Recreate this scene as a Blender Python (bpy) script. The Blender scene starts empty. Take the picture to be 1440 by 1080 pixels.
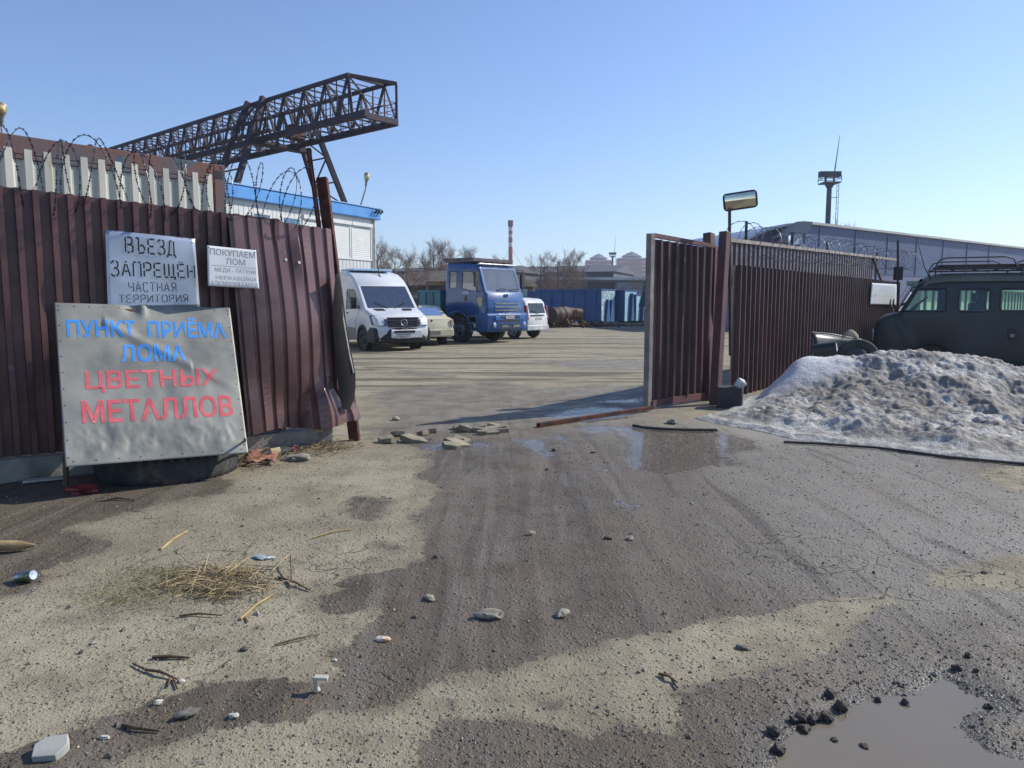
import bpy, bmesh, math, random
import numpy as np
from mathutils import Vector, Matrix, noise as mnoise

scene = bpy.context.scene
COL = scene.collection
R = math.radians
# ------------------------------------------------------------------ camera
CAMH, F = 1.55, 1067.0                      # eye height, focal length in photo pixels (1440 wide)
PITCH = math.atan(115 / F)
cam_data = bpy.data.cameras.new('camera')
cam_data.sensor_width = 36; cam_data.lens = 36 * F / 1440
cam_data.clip_start = 0.05; cam_data.clip_end = 6000
cam = bpy.data.objects.new('camera', cam_data); COL.objects.link(cam)
cam.location = (0, 0, CAMH); cam.rotation_euler = (math.pi / 2 - PITCH, 0, 0)
scene.camera = cam
# ------------------------------------------------------------------ sky and sun
SUN_AZ, SUN_EL = R(65.5), R(36)
world = bpy.data.worlds.new("World"); scene.world = world; world.use_nodes = True
wn = world.node_tree; wn.nodes.clear()
sky = wn.nodes.new('ShaderNodeTexSky'); sky.sky_type = 'NISHITA'; sky.sun_disc = False
sky.sun_elevation = SUN_EL; sky.sun_rotation = SUN_AZ
sky.air_density = 1.0; sky.dust_density = 0.15; sky.ozone_density = 2.6; sky.altitude = 100
bg = wn.nodes.new('ShaderNodeBackground'); bg.inputs['Strength'].default_value = 0.112
wo = wn.nodes.new('ShaderNodeOutputWorld')
tint = wn.nodes.new('ShaderNodeMix'); tint.data_type = 'RGBA'; tint.blend_type = 'MULTIPLY'; tint.inputs[0].default_value = 1
tint.inputs[7].default_value = (.88, .94, 1.12, 1); wn.links.new(sky.outputs[0], tint.inputs[6])
wn.links.new(tint.outputs[2], bg.inputs[0]); wn.links.new(bg.outputs[0], wo.inputs[0])
sl = bpy.data.lights.new('sun', 'SUN'); sl.energy = 4.2; sl.angle = R(0.53); sl.color = (1, 0.95, 0.86)
sun = bpy.data.objects.new('sun', sl); COL.objects.link(sun)
SUNV = Vector((math.sin(SUN_AZ) * math.cos(SUN_EL), math.cos(SUN_AZ) * math.cos(SUN_EL), math.sin(SUN_EL)))
sun.rotation_euler = SUNV.to_track_quat('Z', 'Y').to_euler(); sun.location = (20, 20, 30)
scene.view_settings.view_transform = 'Standard'; scene.view_settings.look = 'None'
scene.view_settings.gamma = 1; scene.view_settings.exposure = 0.42
try: scene.view_settings.use_curve_mapping = False
except Exception: pass

# ------------------------------------------------------------------ survey helpers
_c, _s = math.cos(PITCH), math.sin(PITCH)
def ray(px, py):
    u, v = (px - 720) / F, (540 - py) / F
    return Vector((u, _c + v * _s, -_s + v * _c))
def at(px, py, Y):                            # world point seen at that photo pixel, Y metres ahead
    d = ray(px, py); t = Y / d.y
    return Vector((d.x * t, Y, CAMH + d.z * t))
def gr(px, py, z=0.0):                        # ground point seen at that photo pixel
    d = ray(px, py); t = (z - CAMH) / d.z
    return Vector((d.x * t, d.y * t, z))

# ------------------------------------------------------------------ object helpers
def tag(o, label=None, cat=None, group=None, kind=None):
    if label: o['label'] = label
    if cat: o['category'] = cat
    if group: o['group'] = group
    if kind: o['kind'] = kind
    return o
def thing(name, label, cat, loc=(0, 0, 0), rz=0, group=None):
    o = bpy.data.objects.new(name, None); COL.objects.link(o)
    o.location = loc; o.rotation_euler = (0, 0, rz); o.empty_display_size = .1
    return tag(o, label, cat, group)
KIDS = {}
def link(name, me, mat, parent=None, smooth=None, bevel=0):
    if mat is not None: me.materials.append(mat)
    o = bpy.data.objects.new(name, me); COL.objects.link(o)
    if parent is not None:
        o.parent = parent; KIDS.setdefault(parent.name, []).append(o)
    if smooth is not None:
        me.shade_smooth(); me.set_sharp_from_angle(angle=R(smooth))
    if bevel:
        b = o.modifiers.new('bevel', 'BEVEL'); b.width = bevel; b.segments = 2; b.limit_method = 'ANGLE'; b.angle_limit = R(40)
    return o
def copy_tree(o, parent=None):
    c = o.copy(); COL.objects.link(c)
    if parent is not None:
        c.parent = parent; KIDS.setdefault(parent.name, []).append(c)
    for k in KIDS.get(o.name, []): copy_tree(k, c)
    return c
def np_mesh(name, V, Q):                      # quads from numpy arrays
    me = bpy.data.meshes.new(name)
    me.vertices.add(len(V)); me.vertices.foreach_set('co', np.ascontiguousarray(V, dtype=np.float32).ravel())
    k = Q.shape[1]
    me.loops.add(Q.size); me.loops.foreach_set('vertex_index', Q.ravel().astype(np.int32))
    me.polygons.add(len(Q)); me.polygons.foreach_set('loop_start', (np.arange(len(Q)) * k).astype(np.int32))
    me.update(calc_edges=True); me.validate()
    return me
def grid_quads(nr, nc):
    i = np.arange(nr * nc).reshape(nr, nc)
    return np.stack([i[:-1, :-1], i[:-1, 1:], i[1:, 1:], i[1:, :-1]], -1).reshape(-1, 4)

class MB:
    def __init__(s): s.v = []; s.f = []
    def add(s, vs, fs):
        o = len(s.v); s.v += [tuple(v) for v in vs]; s.f += [tuple(i + o for i in f) for f in fs]; return s
    def box(s, lo, hi, M=None):
        x0, y0, z0 = lo; x1, y1, z1 = hi
        vs = [Vector(p) for p in ((x0,y0,z0),(x1,y0,z0),(x1,y1,z0),(x0,y1,z0),(x0,y0,z1),(x1,y0,z1),(x1,y1,z1),(x0,y1,z1))]
        if M is not None: vs = [M @ v for v in vs]
        return s.add(vs, [(0,3,2,1),(4,5,6,7),(0,1,5,4),(1,2,6,5),(2,3,7,6),(3,0,4,7)])
    def cbox(s, c, sz, M=None):
        return s.box([c[i] - sz[i] / 2 for i in range(3)], [c[i] + sz[i] / 2 for i in range(3)], M)
    def bar(s, p0, p1, w, h=None, up=(0, 0, 1)):
        p0, p1 = Vector(p0), Vector(p1); h = h or w
        d = (p1 - p0).normalized(); upv = Vector(up)
        if abs(d.dot(upv)) > .98: upv = Vector((0, 1, 0))
        a = d.cross(upv).normalized() * (w / 2); b = a.cross(d).normalized() * (h / 2)
        vs = [p + x * a + y * b for p in (p0, p1) for x, y in ((-1,-1),(1,-1),(1,1),(-1,1))]
        return s.add(vs, [(0,1,2,3),(4,7,6,5),(0,4,5,1),(1,5,6,2),(2,6,7,3),(3,7,4,0)])
    def tube(s, pts, r, n=8, cap=True, closed=False):
        pts = [Vector(p) for p in pts]; m = len(pts)
        rs = r if isinstance(r, (list, tuple)) else [r] * m
        vs, fs = [], []; ref = None
        for i, p in enumerate(pts):
            if closed: t = pts[(i + 1) % m] - pts[i - 1]
            else: t = pts[min(i + 1, m - 1)] - pts[max(i - 1, 0)]
            t = t.normalized() if t.length > 1e-9 else Vector((0, 0, 1))
            if ref is None:
                ref = Vector((0, 0, 1)) if abs(t.z) < .9 else Vector((1, 0, 0))
            a = (ref - t * ref.dot(t))
            a = a.normalized() if a.length > 1e-6 else t.orthogonal().normalized()
            ref = a; b = t.cross(a)
            for k in range(n):
                an = 2 * math.pi * k / n
                vs.append(p + (a * math.cos(an) + b * math.sin(an)) * rs[i])
        for i in range(m if closed else m - 1):
            j = (i + 1) % m
            for k in range(n):
                k2 = (k + 1) % n
                fs.append((i * n + k, i * n + k2, j * n + k2, j * n + k))
        if cap and not closed:
            fs.append(tuple(reversed(range(n)))); fs.append(tuple((m - 1) * n + k for k in range(n)))
        return s.add(vs, fs)
    def lathe(s, prof, c=(0, 0, 0), axis=(0, 0, 1), n=24, closed=False, seg=None):
        ax = Vector(axis).normalized(); a = ax.orthogonal().normalized(); b = ax.cross(a); c = Vector(c)
        vs, fs = [], []; m = len(prof)
        for k in range(n):
            an = 2 * math.pi * k / n; d = a * math.cos(an) + b * math.sin(an)
            vs += [c + d * r + ax * h for r, h in prof]
        for k in range(n):
            k2 = (k + 1) % n
            for i in range(m if closed else m - 1):
                j = (i + 1) % m
                fs.append((k * m + i, k2 * m + i, k2 * m + j, k * m + j))
        return s.add(vs, fs)
    def prism(s, poly, fn, t0, t1):           # poly of (a,b) -> fn(a,b,t)
        n = len(poly)
        vs = [fn(a, b, t0) for a, b in poly] + [fn(a, b, t1) for a, b in poly]
        fs = [tuple(reversed(range(n))), tuple(range(n, 2 * n))] + [(i, (i + 1) % n, n + (i + 1) % n, n + i) for i in range(n)]
        return s.add(vs, fs)
    def build(s, name, mat, parent=None, smooth=None, bevel=0, fix=True):
        me = bpy.data.meshes.new(name); me.from_pydata(s.v, [], s.f); me.update()
        if fix:
            bm = bmesh.new(); bm.from_mesh(me); bmesh.ops.recalc_face_normals(bm, faces=bm.faces); bm.to_mesh(me); bm.free()
        return link(name, me, mat, parent, smooth, bevel)

# ------------------------------------------------------------------ numpy noise
def _hash(ix, iy, seed):
    h = (ix.astype(np.int64) * 374761393 + iy.astype(np.int64) * 668265263 + seed * 982451653) & 0x7fffffff
    h = ((h ^ (h >> 13)) * 1274126177) & 0x7fffffff
    return ((h ^ (h >> 16)) & 0xffff) / 65535.0
def vnoise(x, y, seed=0):
    x = np.asarray(x, float); y = np.asarray(y, float)
    ix, iy = np.floor(x), np.floor(y); fx, fy = x - ix, y - iy
    fx = fx * fx * (3 - 2 * fx); fy = fy * fy * (3 - 2 * fy)
    a, b = _hash(ix, iy, seed), _hash(ix + 1, iy, seed); c, d = _hash(ix, iy + 1, seed), _hash(ix + 1, iy + 1, seed)
    return (a * (1 - fx) + b * fx) * (1 - fy) + (c * (1 - fx) + d * fx) * fy
def fbm(x, y, oct=4, seed=0):
    t, a, s = 0, .5, 0
    for k in range(oct):
        t = t + a * (vnoise(x * 2 ** k, y * 2 ** k, seed + k * 7) - .5); s += a; a *= .55
    return t / s
def sdist(px, py, poly):                      # signed distance, positive inside
    n = len(poly); d2 = np.full(px.shape, 1e18); ins = np.zeros(px.shape, bool)
    for i in range(n):
        ax, ay = poly[i][0], poly[i][1]; bx, by = poly[(i + 1) % n][0], poly[(i + 1) % n][1]
        ex, ey = bx - ax, by - ay; L = ex * ex + ey * ey + 1e-12
        t = np.clip(((px - ax) * ex + (py - ay) * ey) / L, 0, 1)
        d2 = np.minimum(d2, (px - ax - t * ex) ** 2 + (py - ay - t * ey) ** 2)
        c = ((ay > py) != (by > py)) & (px < (bx - ax) * (py - ay) / ((by - ay) + 1e-12) + ax)
        ins ^= c
    d = np.sqrt(d2)
    return np.where(ins, d, -d)
def sm(a, b, x):
    t = np.clip((x - a) / (b - a), 0, 1); return t * t * (3 - 2 * t)

# ------------------------------------------------------------------ materials
def lin(h):
    if not isinstance(h, str): return tuple(h)
    h = h.lstrip('#'); o = []
    for i in (0, 2, 4):
        c = int(h[i:i + 2], 16) / 255
        o.append(c / 12.92 if c <= .04045 else ((c + .055) / 1.055) ** 2.4)
    return tuple(o)
class NT:
    def __init__(s, name):
        s.m = bpy.data.materials.new(name); s.m.use_nodes = True; s.t = s.m.node_tree; s.t.nodes.clear()
    def n(s, typ, **kw):
        x = s.t.nodes.new(typ)
        for k, v in kw.items(): setattr(x, k, v)
        return x
    def l(s, a, b): s.t.links.new(a, b)
    def put(s, sock, v):
        if v is None: return
        if isinstance(v, bpy.types.NodeSocket): s.l(v, sock)
        elif isinstance(v, (tuple, list)) and len(v) == 3 and sock.type == 'RGBA': sock.default_value = (*v, 1)
        else: sock.default_value = v
    def math(s, op, a, b=None, c=None, clamp=False):
        x = s.n('ShaderNodeMath', operation=op, use_clamp=clamp)
        for i, v in enumerate((a, b, c)):
            if v is not None: s.put(x.inputs[i], v)
        return x.outputs[0]
    def mix(s, f, a, b, blend='MIX'):
        x = s.n('ShaderNodeMix', data_type='RGBA', blend_type=blend)
        s.put(x.inputs[0], f); s.put(x.inputs[6], a); s.put(x.inputs[7], b); return x.outputs[2]
    def mixf(s, f, a, b):
        x = s.n('ShaderNodeMix', data_type='FLOAT'); s.put(x.inputs[0], f); s.put(x.inputs[2], a); s.put(x.inputs[3], b); return x.outputs[0]
    def noise(s, vec, scale, detail=4, rough=.55, dist=0):
        x = s.n('ShaderNodeTexNoise'); s.put(x.inputs['Vector'], vec)
        x.inputs['Scale'].default_value = scale; x.inputs['Detail'].default_value = detail
        x.inputs['Roughness'].default_value = rough; x.inputs['Distortion'].default_value = dist
        return x.outputs['Fac']
    def voro(s, vec, scale, feature='F1', rnd=1):
        x = s.n('ShaderNodeTexVoronoi', feature=feature); s.put(x.inputs['Vector'], vec)
        x.inputs['Scale'].default_value = scale; x.inputs['Randomness'].default_value = rnd
        return x
    def step(s, x, a, b):
        r = s.n('ShaderNodeMapRange', interpolation_type='SMOOTHSTEP')
        s.put(r.inputs[0], x); r.inputs[1].default_value = a; r.inputs[2].default_value = b
        return r.outputs[0]
    def coord(s, kind='Object', scale=None):
        if kind == 'World': o = s.n('ShaderNodeNewGeometry').outputs['Position']
        else: o = s.n('ShaderNodeTexCoord').outputs[kind]
        if scale:
            mp = s.n('ShaderNodeMapping'); mp.inputs['Scale'].default_value = scale; s.l(o, mp.inputs[0]); o = mp.outputs[0]
        return o
    def bump(s, h, strength, dist=.01, prev=None):
        b = s.n('ShaderNodeBump'); b.inputs['Strength'].default_value = strength; b.inputs['Distance'].default_value = dist
        s.put(b.inputs['Height'], h)
        if prev is not None: s.l(prev, b.inputs['Normal'])
        return b.outputs[0]
    def out(s, base, rough=.6, metal=0, normal=None, spec=None, emit=None, estr=0, coat=0):
        p = s.n('ShaderNodeBsdfPrincipled'); o = s.n('ShaderNodeOutputMaterial')
        s.put(p.inputs['Base Color'], base); s.put(p.inputs['Roughness'], rough); s.put(p.inputs['Metallic'], metal)
        if normal is not None: s.l(normal, p.inputs['Normal'])
        if spec is not None: s.put(p.inputs['Specular IOR Level'], spec)
        if coat: p.inputs['Coat Weight'].default_value = coat; p.inputs['Coat Roughness'].default_value = .08
        if emit is not None: s.put(p.inputs['Emission Color'], emit); p.inputs['Emission Strength'].default_value = estr
        s.l(p.outputs[0], o.inputs[0]); return s.m
_MC = {}
def pm(name, c1, c2=None, scale=3, rough=.6, metal=0, bump=0, bscale=60, spots=None, spots2=None, stretch=None, rvar=.12, coat=0, lo=.35, hi=.65, world=False):
    """general weathered surface: c1/c2 blend by noise, spots = (colour, scale, threshold, softness)"""
    if name in _MC: return _MC[name]
    t = NT(name); v = t.coord('World' if world else 'Object', stretch); c1 = lin(c1); c2 = lin(c2) if c2 else tuple(x * .8 for x in c1)
    n = t.noise(v, scale, 6); col = t.mix(t.step(n, lo, hi), c1, c2); nm = None
    rg = t.math('ADD', rough - rvar / 2, t.math('MULTIPLY', t.noise(v, scale * 4, 3), rvar))
    mt = metal
    for sp in (spots, spots2):
        if sp:
            k = t.step(t.noise(v, sp[1], 7, .62), sp[2], sp[2] + sp[3]); col = t.mix(k, col, lin(sp[0]))
            rg = t.mixf(k, rg, .85)
            if metal: mt = t.mixf(k, mt, 0.0)
    if bump: nm = t.bump(t.noise(v, bscale, 5), bump)
    _MC[name] = t.out(col, rg, mt, nm, coat=coat); return _MC[name]
def glass(name, tint='#9fb4ad', rough=.03, refl=.14, dirt=.12):
    if name in _MC: return _MC[name]
    t = NT(name); tr = t.n('ShaderNodeBsdfTransparent'); tr.inputs[0].default_value = (*lin(tint), 1)
    gl = t.n('ShaderNodeBsdfGlossy'); gl.inputs['Roughness'].default_value = rough; gl.inputs[0].default_value = (.9, .95, 1, 1)
    df = t.n('ShaderNodeBsdfDiffuse'); df.inputs[0].default_value = (.25, .24, .2, 1)
    fr = t.n('ShaderNodeFresnel'); fr.inputs[0].default_value = 1.5
    f = t.math('ADD', fr.outputs[0], refl - .04, clamp=True)
    m1 = t.n('ShaderNodeMixShader'); t.l(f, m1.inputs[0]); t.l(tr.outputs[0], m1.inputs[1]); t.l(gl.outputs[0], m1.inputs[2])
    m2 = t.n('ShaderNodeMixShader'); t.put(m2.inputs[0], t.math('MULTIPLY', t.noise(t.coord(), 6, 5), dirt)); t.l(m1.outputs[0], m2.inputs[1]); t.l(df.outputs[0], m2.inputs[2])
    o = t.n('ShaderNodeOutputMaterial'); t.l(m2.outputs[0], o.inputs[0]); _MC[name] = t.m; return t.m
RUBBER = pm('rubber', '#26272a', '#3b3a38', 8, .8, bump=.3, bscale=90, spots=('#6a6252', 5, .55, .25))
BLACKP = pm('black_plastic', '#17181b', '#2a2a2b', 6, .55)
DARKM = pm('dark_metal', '#202225', '#33302d', 6, .5, .4)
CHROME = pm('chrome', '#c4c8cc', '#9a9ea2', 9, .18, 1.0)
GALV = pm('galvanised_wire', '#3c4046', '#63656a', 30, .42, .9)
RUSTM = pm('rusty_steel', '#5d3322', '#2f1d17', 7, .85, .1, bump=.5, bscale=50)
RED = pm('tail_red', '#8a1512', '#5a0d0c', 5, .25)
LAMPG = pm('lamp_glass', '#c9d2d8', '#8d979f', 14, .12, .35)
AMBER = pm('amber', '#c4712a', '#a95a1c', 5, .3)
WHITEP = pm('plate_white', '#d5d6d2', '#b9b9b4', 9, .5)
PAINT_DARK = pm('lettering_dark', '#20232b', '#33353d', 12, .7)

# ------------------------------------------------------------------ lettering
def text_bm(s, bold=0.0, shear=0.0):
    cu = bpy.data.curves.new('lettering', 'FONT'); cu.body = s; cu.offset = bold; cu.shear = shear; cu.resolution_u = 3
    ob = bpy.data.objects.new('lettering', cu); COL.objects.link(ob)
    bpy.context.view_layer.update()
    me = bpy.data.meshes.new_from_object(ob.evaluated_get(bpy.context.evaluated_depsgraph_get()))
    bm = bmesh.new(); bm.from_mesh(me)
    bpy.data.objects.remove(ob); bpy.data.curves.remove(cu); bpy.data.meshes.remove(me)
    return bm
STROKES = {
 'В': (.62, [[(0,0),(0,1)], [(.14,1),(.40,1),(.54,.9),(.54,.66),(.42,.55)], [(.14,.52),(.46,.52),(.6,.4),(.6,.12),(.46,0)], [(.34,0),(.14,0)]]),
 'Ъ': (.74, [[(-.02,1),(.2,1),(.2,.1)], [(.2,0),(.5,0),(.66,.1)], [(.68,.2),(.68,.38),(.54,.52),(.32,.52)]]),
 'Е': (.55, [[(0,0),(0,.42)], [(0,.58),(0,1)], [(.13,1),(.52,1)], [(.1,.5),(.45,.5)], [(.13,0),(.52,0)]]),
 'Ё': (.55, [[(0,0),(0,.42)], [(0,.58),(0,1)], [(.13,1),(.52,1)], [(.1,.5),(.45,.5)], [(.13,0),(.52,0)], [(.1,1.16),(.19,1.16)], [(.34,1.16),(.43,1.16)]]),
 'З': (.58, [[(.02,.84),(.14,1),(.26,1)], [(.38,1),(.5,.94),(.54,.8),(.5,.62),(.38,.53),(.22,.53)], [(.42,.5),(.56,.38),(.58,.2),(.5,.06),(.4,0)], [(.28,0),(.12,0),(0,.14)]]),
 'Д': (.68, [[(.06,.02),(.14,.4),(.2,.98)], [(.2,1),(.38,1)], [(.54,1),(.54,.02)], [(-.04,0),(.34,0)], [(.46,0),(.66,0)], [(-.03,0),(-.03,-.2)], [(.66,0),(.66,-.2)]]),
 'А': (.62, [[(0,0),(.25,.84)], [(.36,.84),(.62,0)], [(.2,.34),(.42,.34)], [(.24,1),(.38,1)]]),
 'П': (.58, [[(0,0),(0,.92)], [(0,1),(.24,1)], [(.36,1),(.58,1)], [(.58,.92),(.58,0)]]),
 'Р': (.55, [[(0,0),(0,.44)], [(0,.56),(0,1)], [(.13,1),(.38,1),(.54,.88),(.54,.6),(.4,.47),(.13,.47)]]),
 'Щ': (.86, [[(0,1),(0,.12)], [(0,0),(.3,0)], [(.37,.1),(.37,1)], [(.44,0),(.74,0)], [(.74,.1),(.74,1)], [(.74,0),(.86,0),(.86,-.2)]]),
 'Н': (.58, [[(0,0),(0,1)], [(.14,.5),(.44,.5)], [(.58,0),(.58,1)]]),
 'Ч': (.55, [[(0,1),(0,.6),(.1,.48)], [(.2,.46),(.42,.46)], [(.55,0),(.55,1)]]),
 'С': (.58, [[(.56,.84),(.44,1),(.34,1)], [(.22,1),(.08,.94),(0,.75),(0,.25),(.08,.06),(.22,0)], [(.34,0),(.44,0),(.56,.16)]]),
 'Т': (.58, [[(0,1),(.22,1)], [(.36,1),(.58,1)], [(.29,0),(.29,.9)]]),
 'Я': (.55, [[(.55,0),(.55,1)], [(.42,1),(.16,1),(.02,.88),(.02,.62),(.15,.48),(.42,.48)], [(.3,.4),(.02,0)]]),
 'И': (.6, [[(0,1),(0,0)], [(.1,.14),(.5,.86)], [(.6,1),(.6,0)]]),
 'О': (.64, [[(.26,1),(.1,.94),(0,.75),(0,.25),(.1,.06),(.26,0)], [(.38,0),(.54,.06),(.64,.25),(.64,.75),(.54,.94),(.38,1)]]),
}
def stencil_bm(word, w=.13, gap=.26):
    bm = bmesh.new(); x = 0
    for ch in word:
        adv, lines = STROKES[ch]
        for ln in lines:
            pts = [Vector((x + a, b, 0)) for a, b in ln]; L, Rr = [], []
            for i, p in enumerate(pts):
                d0 = (pts[i] - pts[i - 1]).normalized() if i else (pts[1] - pts[0]).normalized()
                d1 = (pts[i + 1] - pts[i]).normalized() if i < len(pts) - 1 else d0
                d = (d0 + d1).normalized(); nn = Vector((-d.y, d.x, 0)); k = w / 2 / max(.6, d.dot(d0))
                L.append(bm.verts.new(p + nn * k)); Rr.append(bm.verts.new(p - nn * k))
            for i in range(len(pts) - 1): bm.faces.new((Rr[i], Rr[i + 1], L[i + 1], L[i]))
        x += adv + gap
    return bm
def letter(name, bm, surf, box, mat, parent, cut=.12, jitter=0):
    """lay flat lettering on surf(u,v); box=(u0,v0,u1,v1), v grows downward"""
    xs = [v.co.x for v in bm.verts]; ys = [v.co.y for v in bm.verts]
    x0, x1, y0, y1 = min(xs), max(xs), min(ys), max(ys)
    for k in range(1, int(1 / cut)):
        g = bm.verts[:] + bm.edges[:] + bm.faces[:]
        bmesh.ops.bisect_plane(bm, geom=g, plane_co=(x0 + (x1 - x0) * k * cut, 0, 0), plane_no=(1, 0, 0))
    for k in range(1, 7):
        g = bm.verts[:] + bm.edges[:] + bm.faces[:]
        bmesh.ops.bisect_plane(bm, geom=g, plane_co=(0, y0 + (y1 - y0) * k / 7, 0), plane_no=(0, 1, 0))
    u0, v0, u1, v1 = box
    for v in bm.verts:
        a, b = (v.co.x - x0) / (x1 - x0), (v.co.y - y0) / (y1 - y0)
        v.co = surf(u0 + (u1 - u0) * a, v1 + (v0 - v1) * b)
    me = bpy.data.meshes.new(name); bm.to_mesh(me); bm.free()
    return link(name, me, mat, parent)
def bil(c, u, v):                              # corners TL TR BR BL
    return (c[0] * (1 - u) + c[1] * u) * (1 - v) + (c[3] * (1 - u) + c[2] * u) * v
# ------------------------------------------------------------------ ground
random.seed(4)
def P2(pts): return [tuple(gr(x, y)[:2]) for x, y in pts]
DRY = [P2(p) for p in (
 [(335,690),(205,715),(95,742),(165,768),(75,800),(38,832),(-60,850),(-160,880),(-200,1060),(0,1068),(100,1035),(195,990),(285,957),(400,952),(470,962),(484,938),(468,922),(498,905),(500,886),(524,870),(512,856),(470,862),(452,838),(500,818),(560,802),(592,785),(590,765),(598,745),(574,728),(604,708),(612,690),(590,668),(606,650),(602,634),(560,622),(500,600),(470,560),(300,560),(100,640),(300,660)],  # dark asphalt kept out at left, board's shadow included in its colour
 [(120,1100),(190,1058),(330,1022),(430,1010),(440,997),(470,996),(503,1003),(560,985),(590,967),(700,945),(830,905),(950,877),(1100,857),(1180,837),(1262,829),(1270,850),(1200,872),(1180,902),(1145,922),(1080,937),(1060,948),(990,955),(962,975),(966,1010),(950,1030),(900,1020),(860,1014),(830,1032),(790,1021),(720,1017),(620,1012),(600,1040),(578,1080),(560,1150),(80,1150)],
 [(1460,772),(1380,792),(1300,808),(1310,824),(1400,830),(1460,840)],
 [(1460,650),(1400,660),(1380,668),(1400,680),(1460,700)],
 [(470,600),(500,604),(560,594),(545,575),(520,556),(560,545),(620,543),(700,536),(760,548),(840,540),(905,546),(1010,540),(1500,470),(1500,440),(-300,440),(-300,470),(300,520)],
 [(900,584),(985,574),(1020,575),(1010,590),(940,590)],
)]
WETIN = [P2(p) for p in (
 [(590,795),(520,805),(462,822),(470,832),(540,822),(600,810)],
 [(505,712),(540,702),(540,712),(500,728)], [(530,768),(590,768),(592,774),(548,776)], [(545,705),(500,700),(495,720),(520,735)],
 [(755,508),(850,505),(912,508),(912,519),(860,520),(800,517)], [(560,520),(600,524),(640,530),(560,528)],
 [(640,570),(700,578),(690,584),(640,576)], [(620,985),(650,988),(640,996)], [(760,985),(790,985),(780,1000)], [(810,1000),(830,1005),(820,1014)],
)]
FILM = [P2(p) for p in (
 [(765,584),(800,575),(830,570),(880,574),(905,577),(880,590),(830,595),(775,590)],
 [(850,562),(905,560),(900,567),(830,566)],
 [(855,598),(905,602),(1010,604),(1060,618),(1075,632),(1030,640),(1050,655),(1000,655),(960,668),(905,664),(880,655),(870,636),(880,620)],
 [(800,600),(850,597),(870,606),(830,610)], [(776,612),(798,614),(800,622),(784,620)], [(720,618),(770,614),(782,640),(770,646),(745,636)],
 [(830,656),(862,658),(866,663),(836,662)], [(588,624),(640,618),(690,622),(700,628),(640,634),(595,632)],
 [(855,706),(885,702),(910,716),(880,718)],
)]
PUD = P2([(1075,1180),(1085,1052),(1102,1026),(1130,1010),(1168,1004),(1190,986),(1240,976),(1292,970),(1328,950),(1352,964),(1386,976),(1396,990),(1356,1000),(1348,1016),(1376,1046),(1450,1064),(1500,1180)])
def ground_axis():
    y = [1.3]
    while y[-1] < 1600:
        c = y[-1]
        st = .017 if c < 3.2 else (.0062 * c if c < 14 else (.012 * c if c < 60 else .12 * c))
        y.append(c + st)
    neg = [1.3 - .5 * k for k in range(1, 8)] + [-4 - 3 * 1.5 ** k for k in range(14)]
    x = list(np.arange(-6.6, 8.6, .036)); a = x[-1]; b = x[0]; l = []; st = .05
    while a < 1600: st *= 1.07; a += st; x.append(a)
    st = .05
    while b > -1600: st *= 1.07; b -= st; l.append(b)
    return np.array(l[::-1] + x), np.array(neg[::-1] + y)
gx, gy = ground_axis(); GX, GY = np.meshgrid(gx, gy)
fx, fy = GX.ravel(), GY.ravel()
near = (np.abs(fx) < 40) & (fy > 0) & (fy < 90)
def field(polys, clip=2.0):
    out = np.full(fx.shape, -clip); nx, ny = fx[near], fy[near]; d = np.full(nx.shape, -clip)
    for p in polys: d = np.maximum(d, sdist(nx, ny, p))
    out[near] = np.clip(d, -clip, clip); return out
dry = field(DRY); wet = field(WETIN); dry = np.where(fy > 60, 1.0, np.minimum(dry, np.maximum(-wet, -2)))
film = field(FILM, .6); pud = field([PUD], .6)
sc_ = .035 + .028 * np.abs(fy)
def ground_z(x, y, pd=-1.0, fm=-1.0):
    z = .030 * fbm(x * .7, y * .7, 4, 3) + .016 * fbm(x * 4, y * 4, 4, 9)
    w = np.clip(1.2 - np.abs(y) / 16, 0.12, 1)
    z = z * w + w * .006 * fbm(x * 22, y * 22, 3, 21)
    z = z - .045 * sm(-.12, .16, pd) - .006 * sm(-.05, .1, fm)
    return z
gz = ground_z(fx, fy, pud, film)
far = (np.abs(fx) > 60) | (np.abs(fy) > 120); gz = np.where(far, 0, gz)
me = np_mesh('ground', np.stack([fx, fy, gz], 1), grid_quads(len(gy), len(gx)))
for nm, arr in (('dry', dry / sc_), ('film', film / sc_), ('pud', pud)):
    a = me.attributes.new(nm, 'FLOAT', 'POINT'); a.data.foreach_set('value', arr.astype(np.float32))
me.shade_smooth()
def Z(x, y):
    X, Y = np.array([float(x)]), np.array([float(y)])
    return float(ground_z(X, Y, sdist(X, Y, PUD), np.array([-1.0]))[0])
def gp(px, py):
    p = gr(px, py); p.z = Z(p.x, p.y); return p

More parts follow.
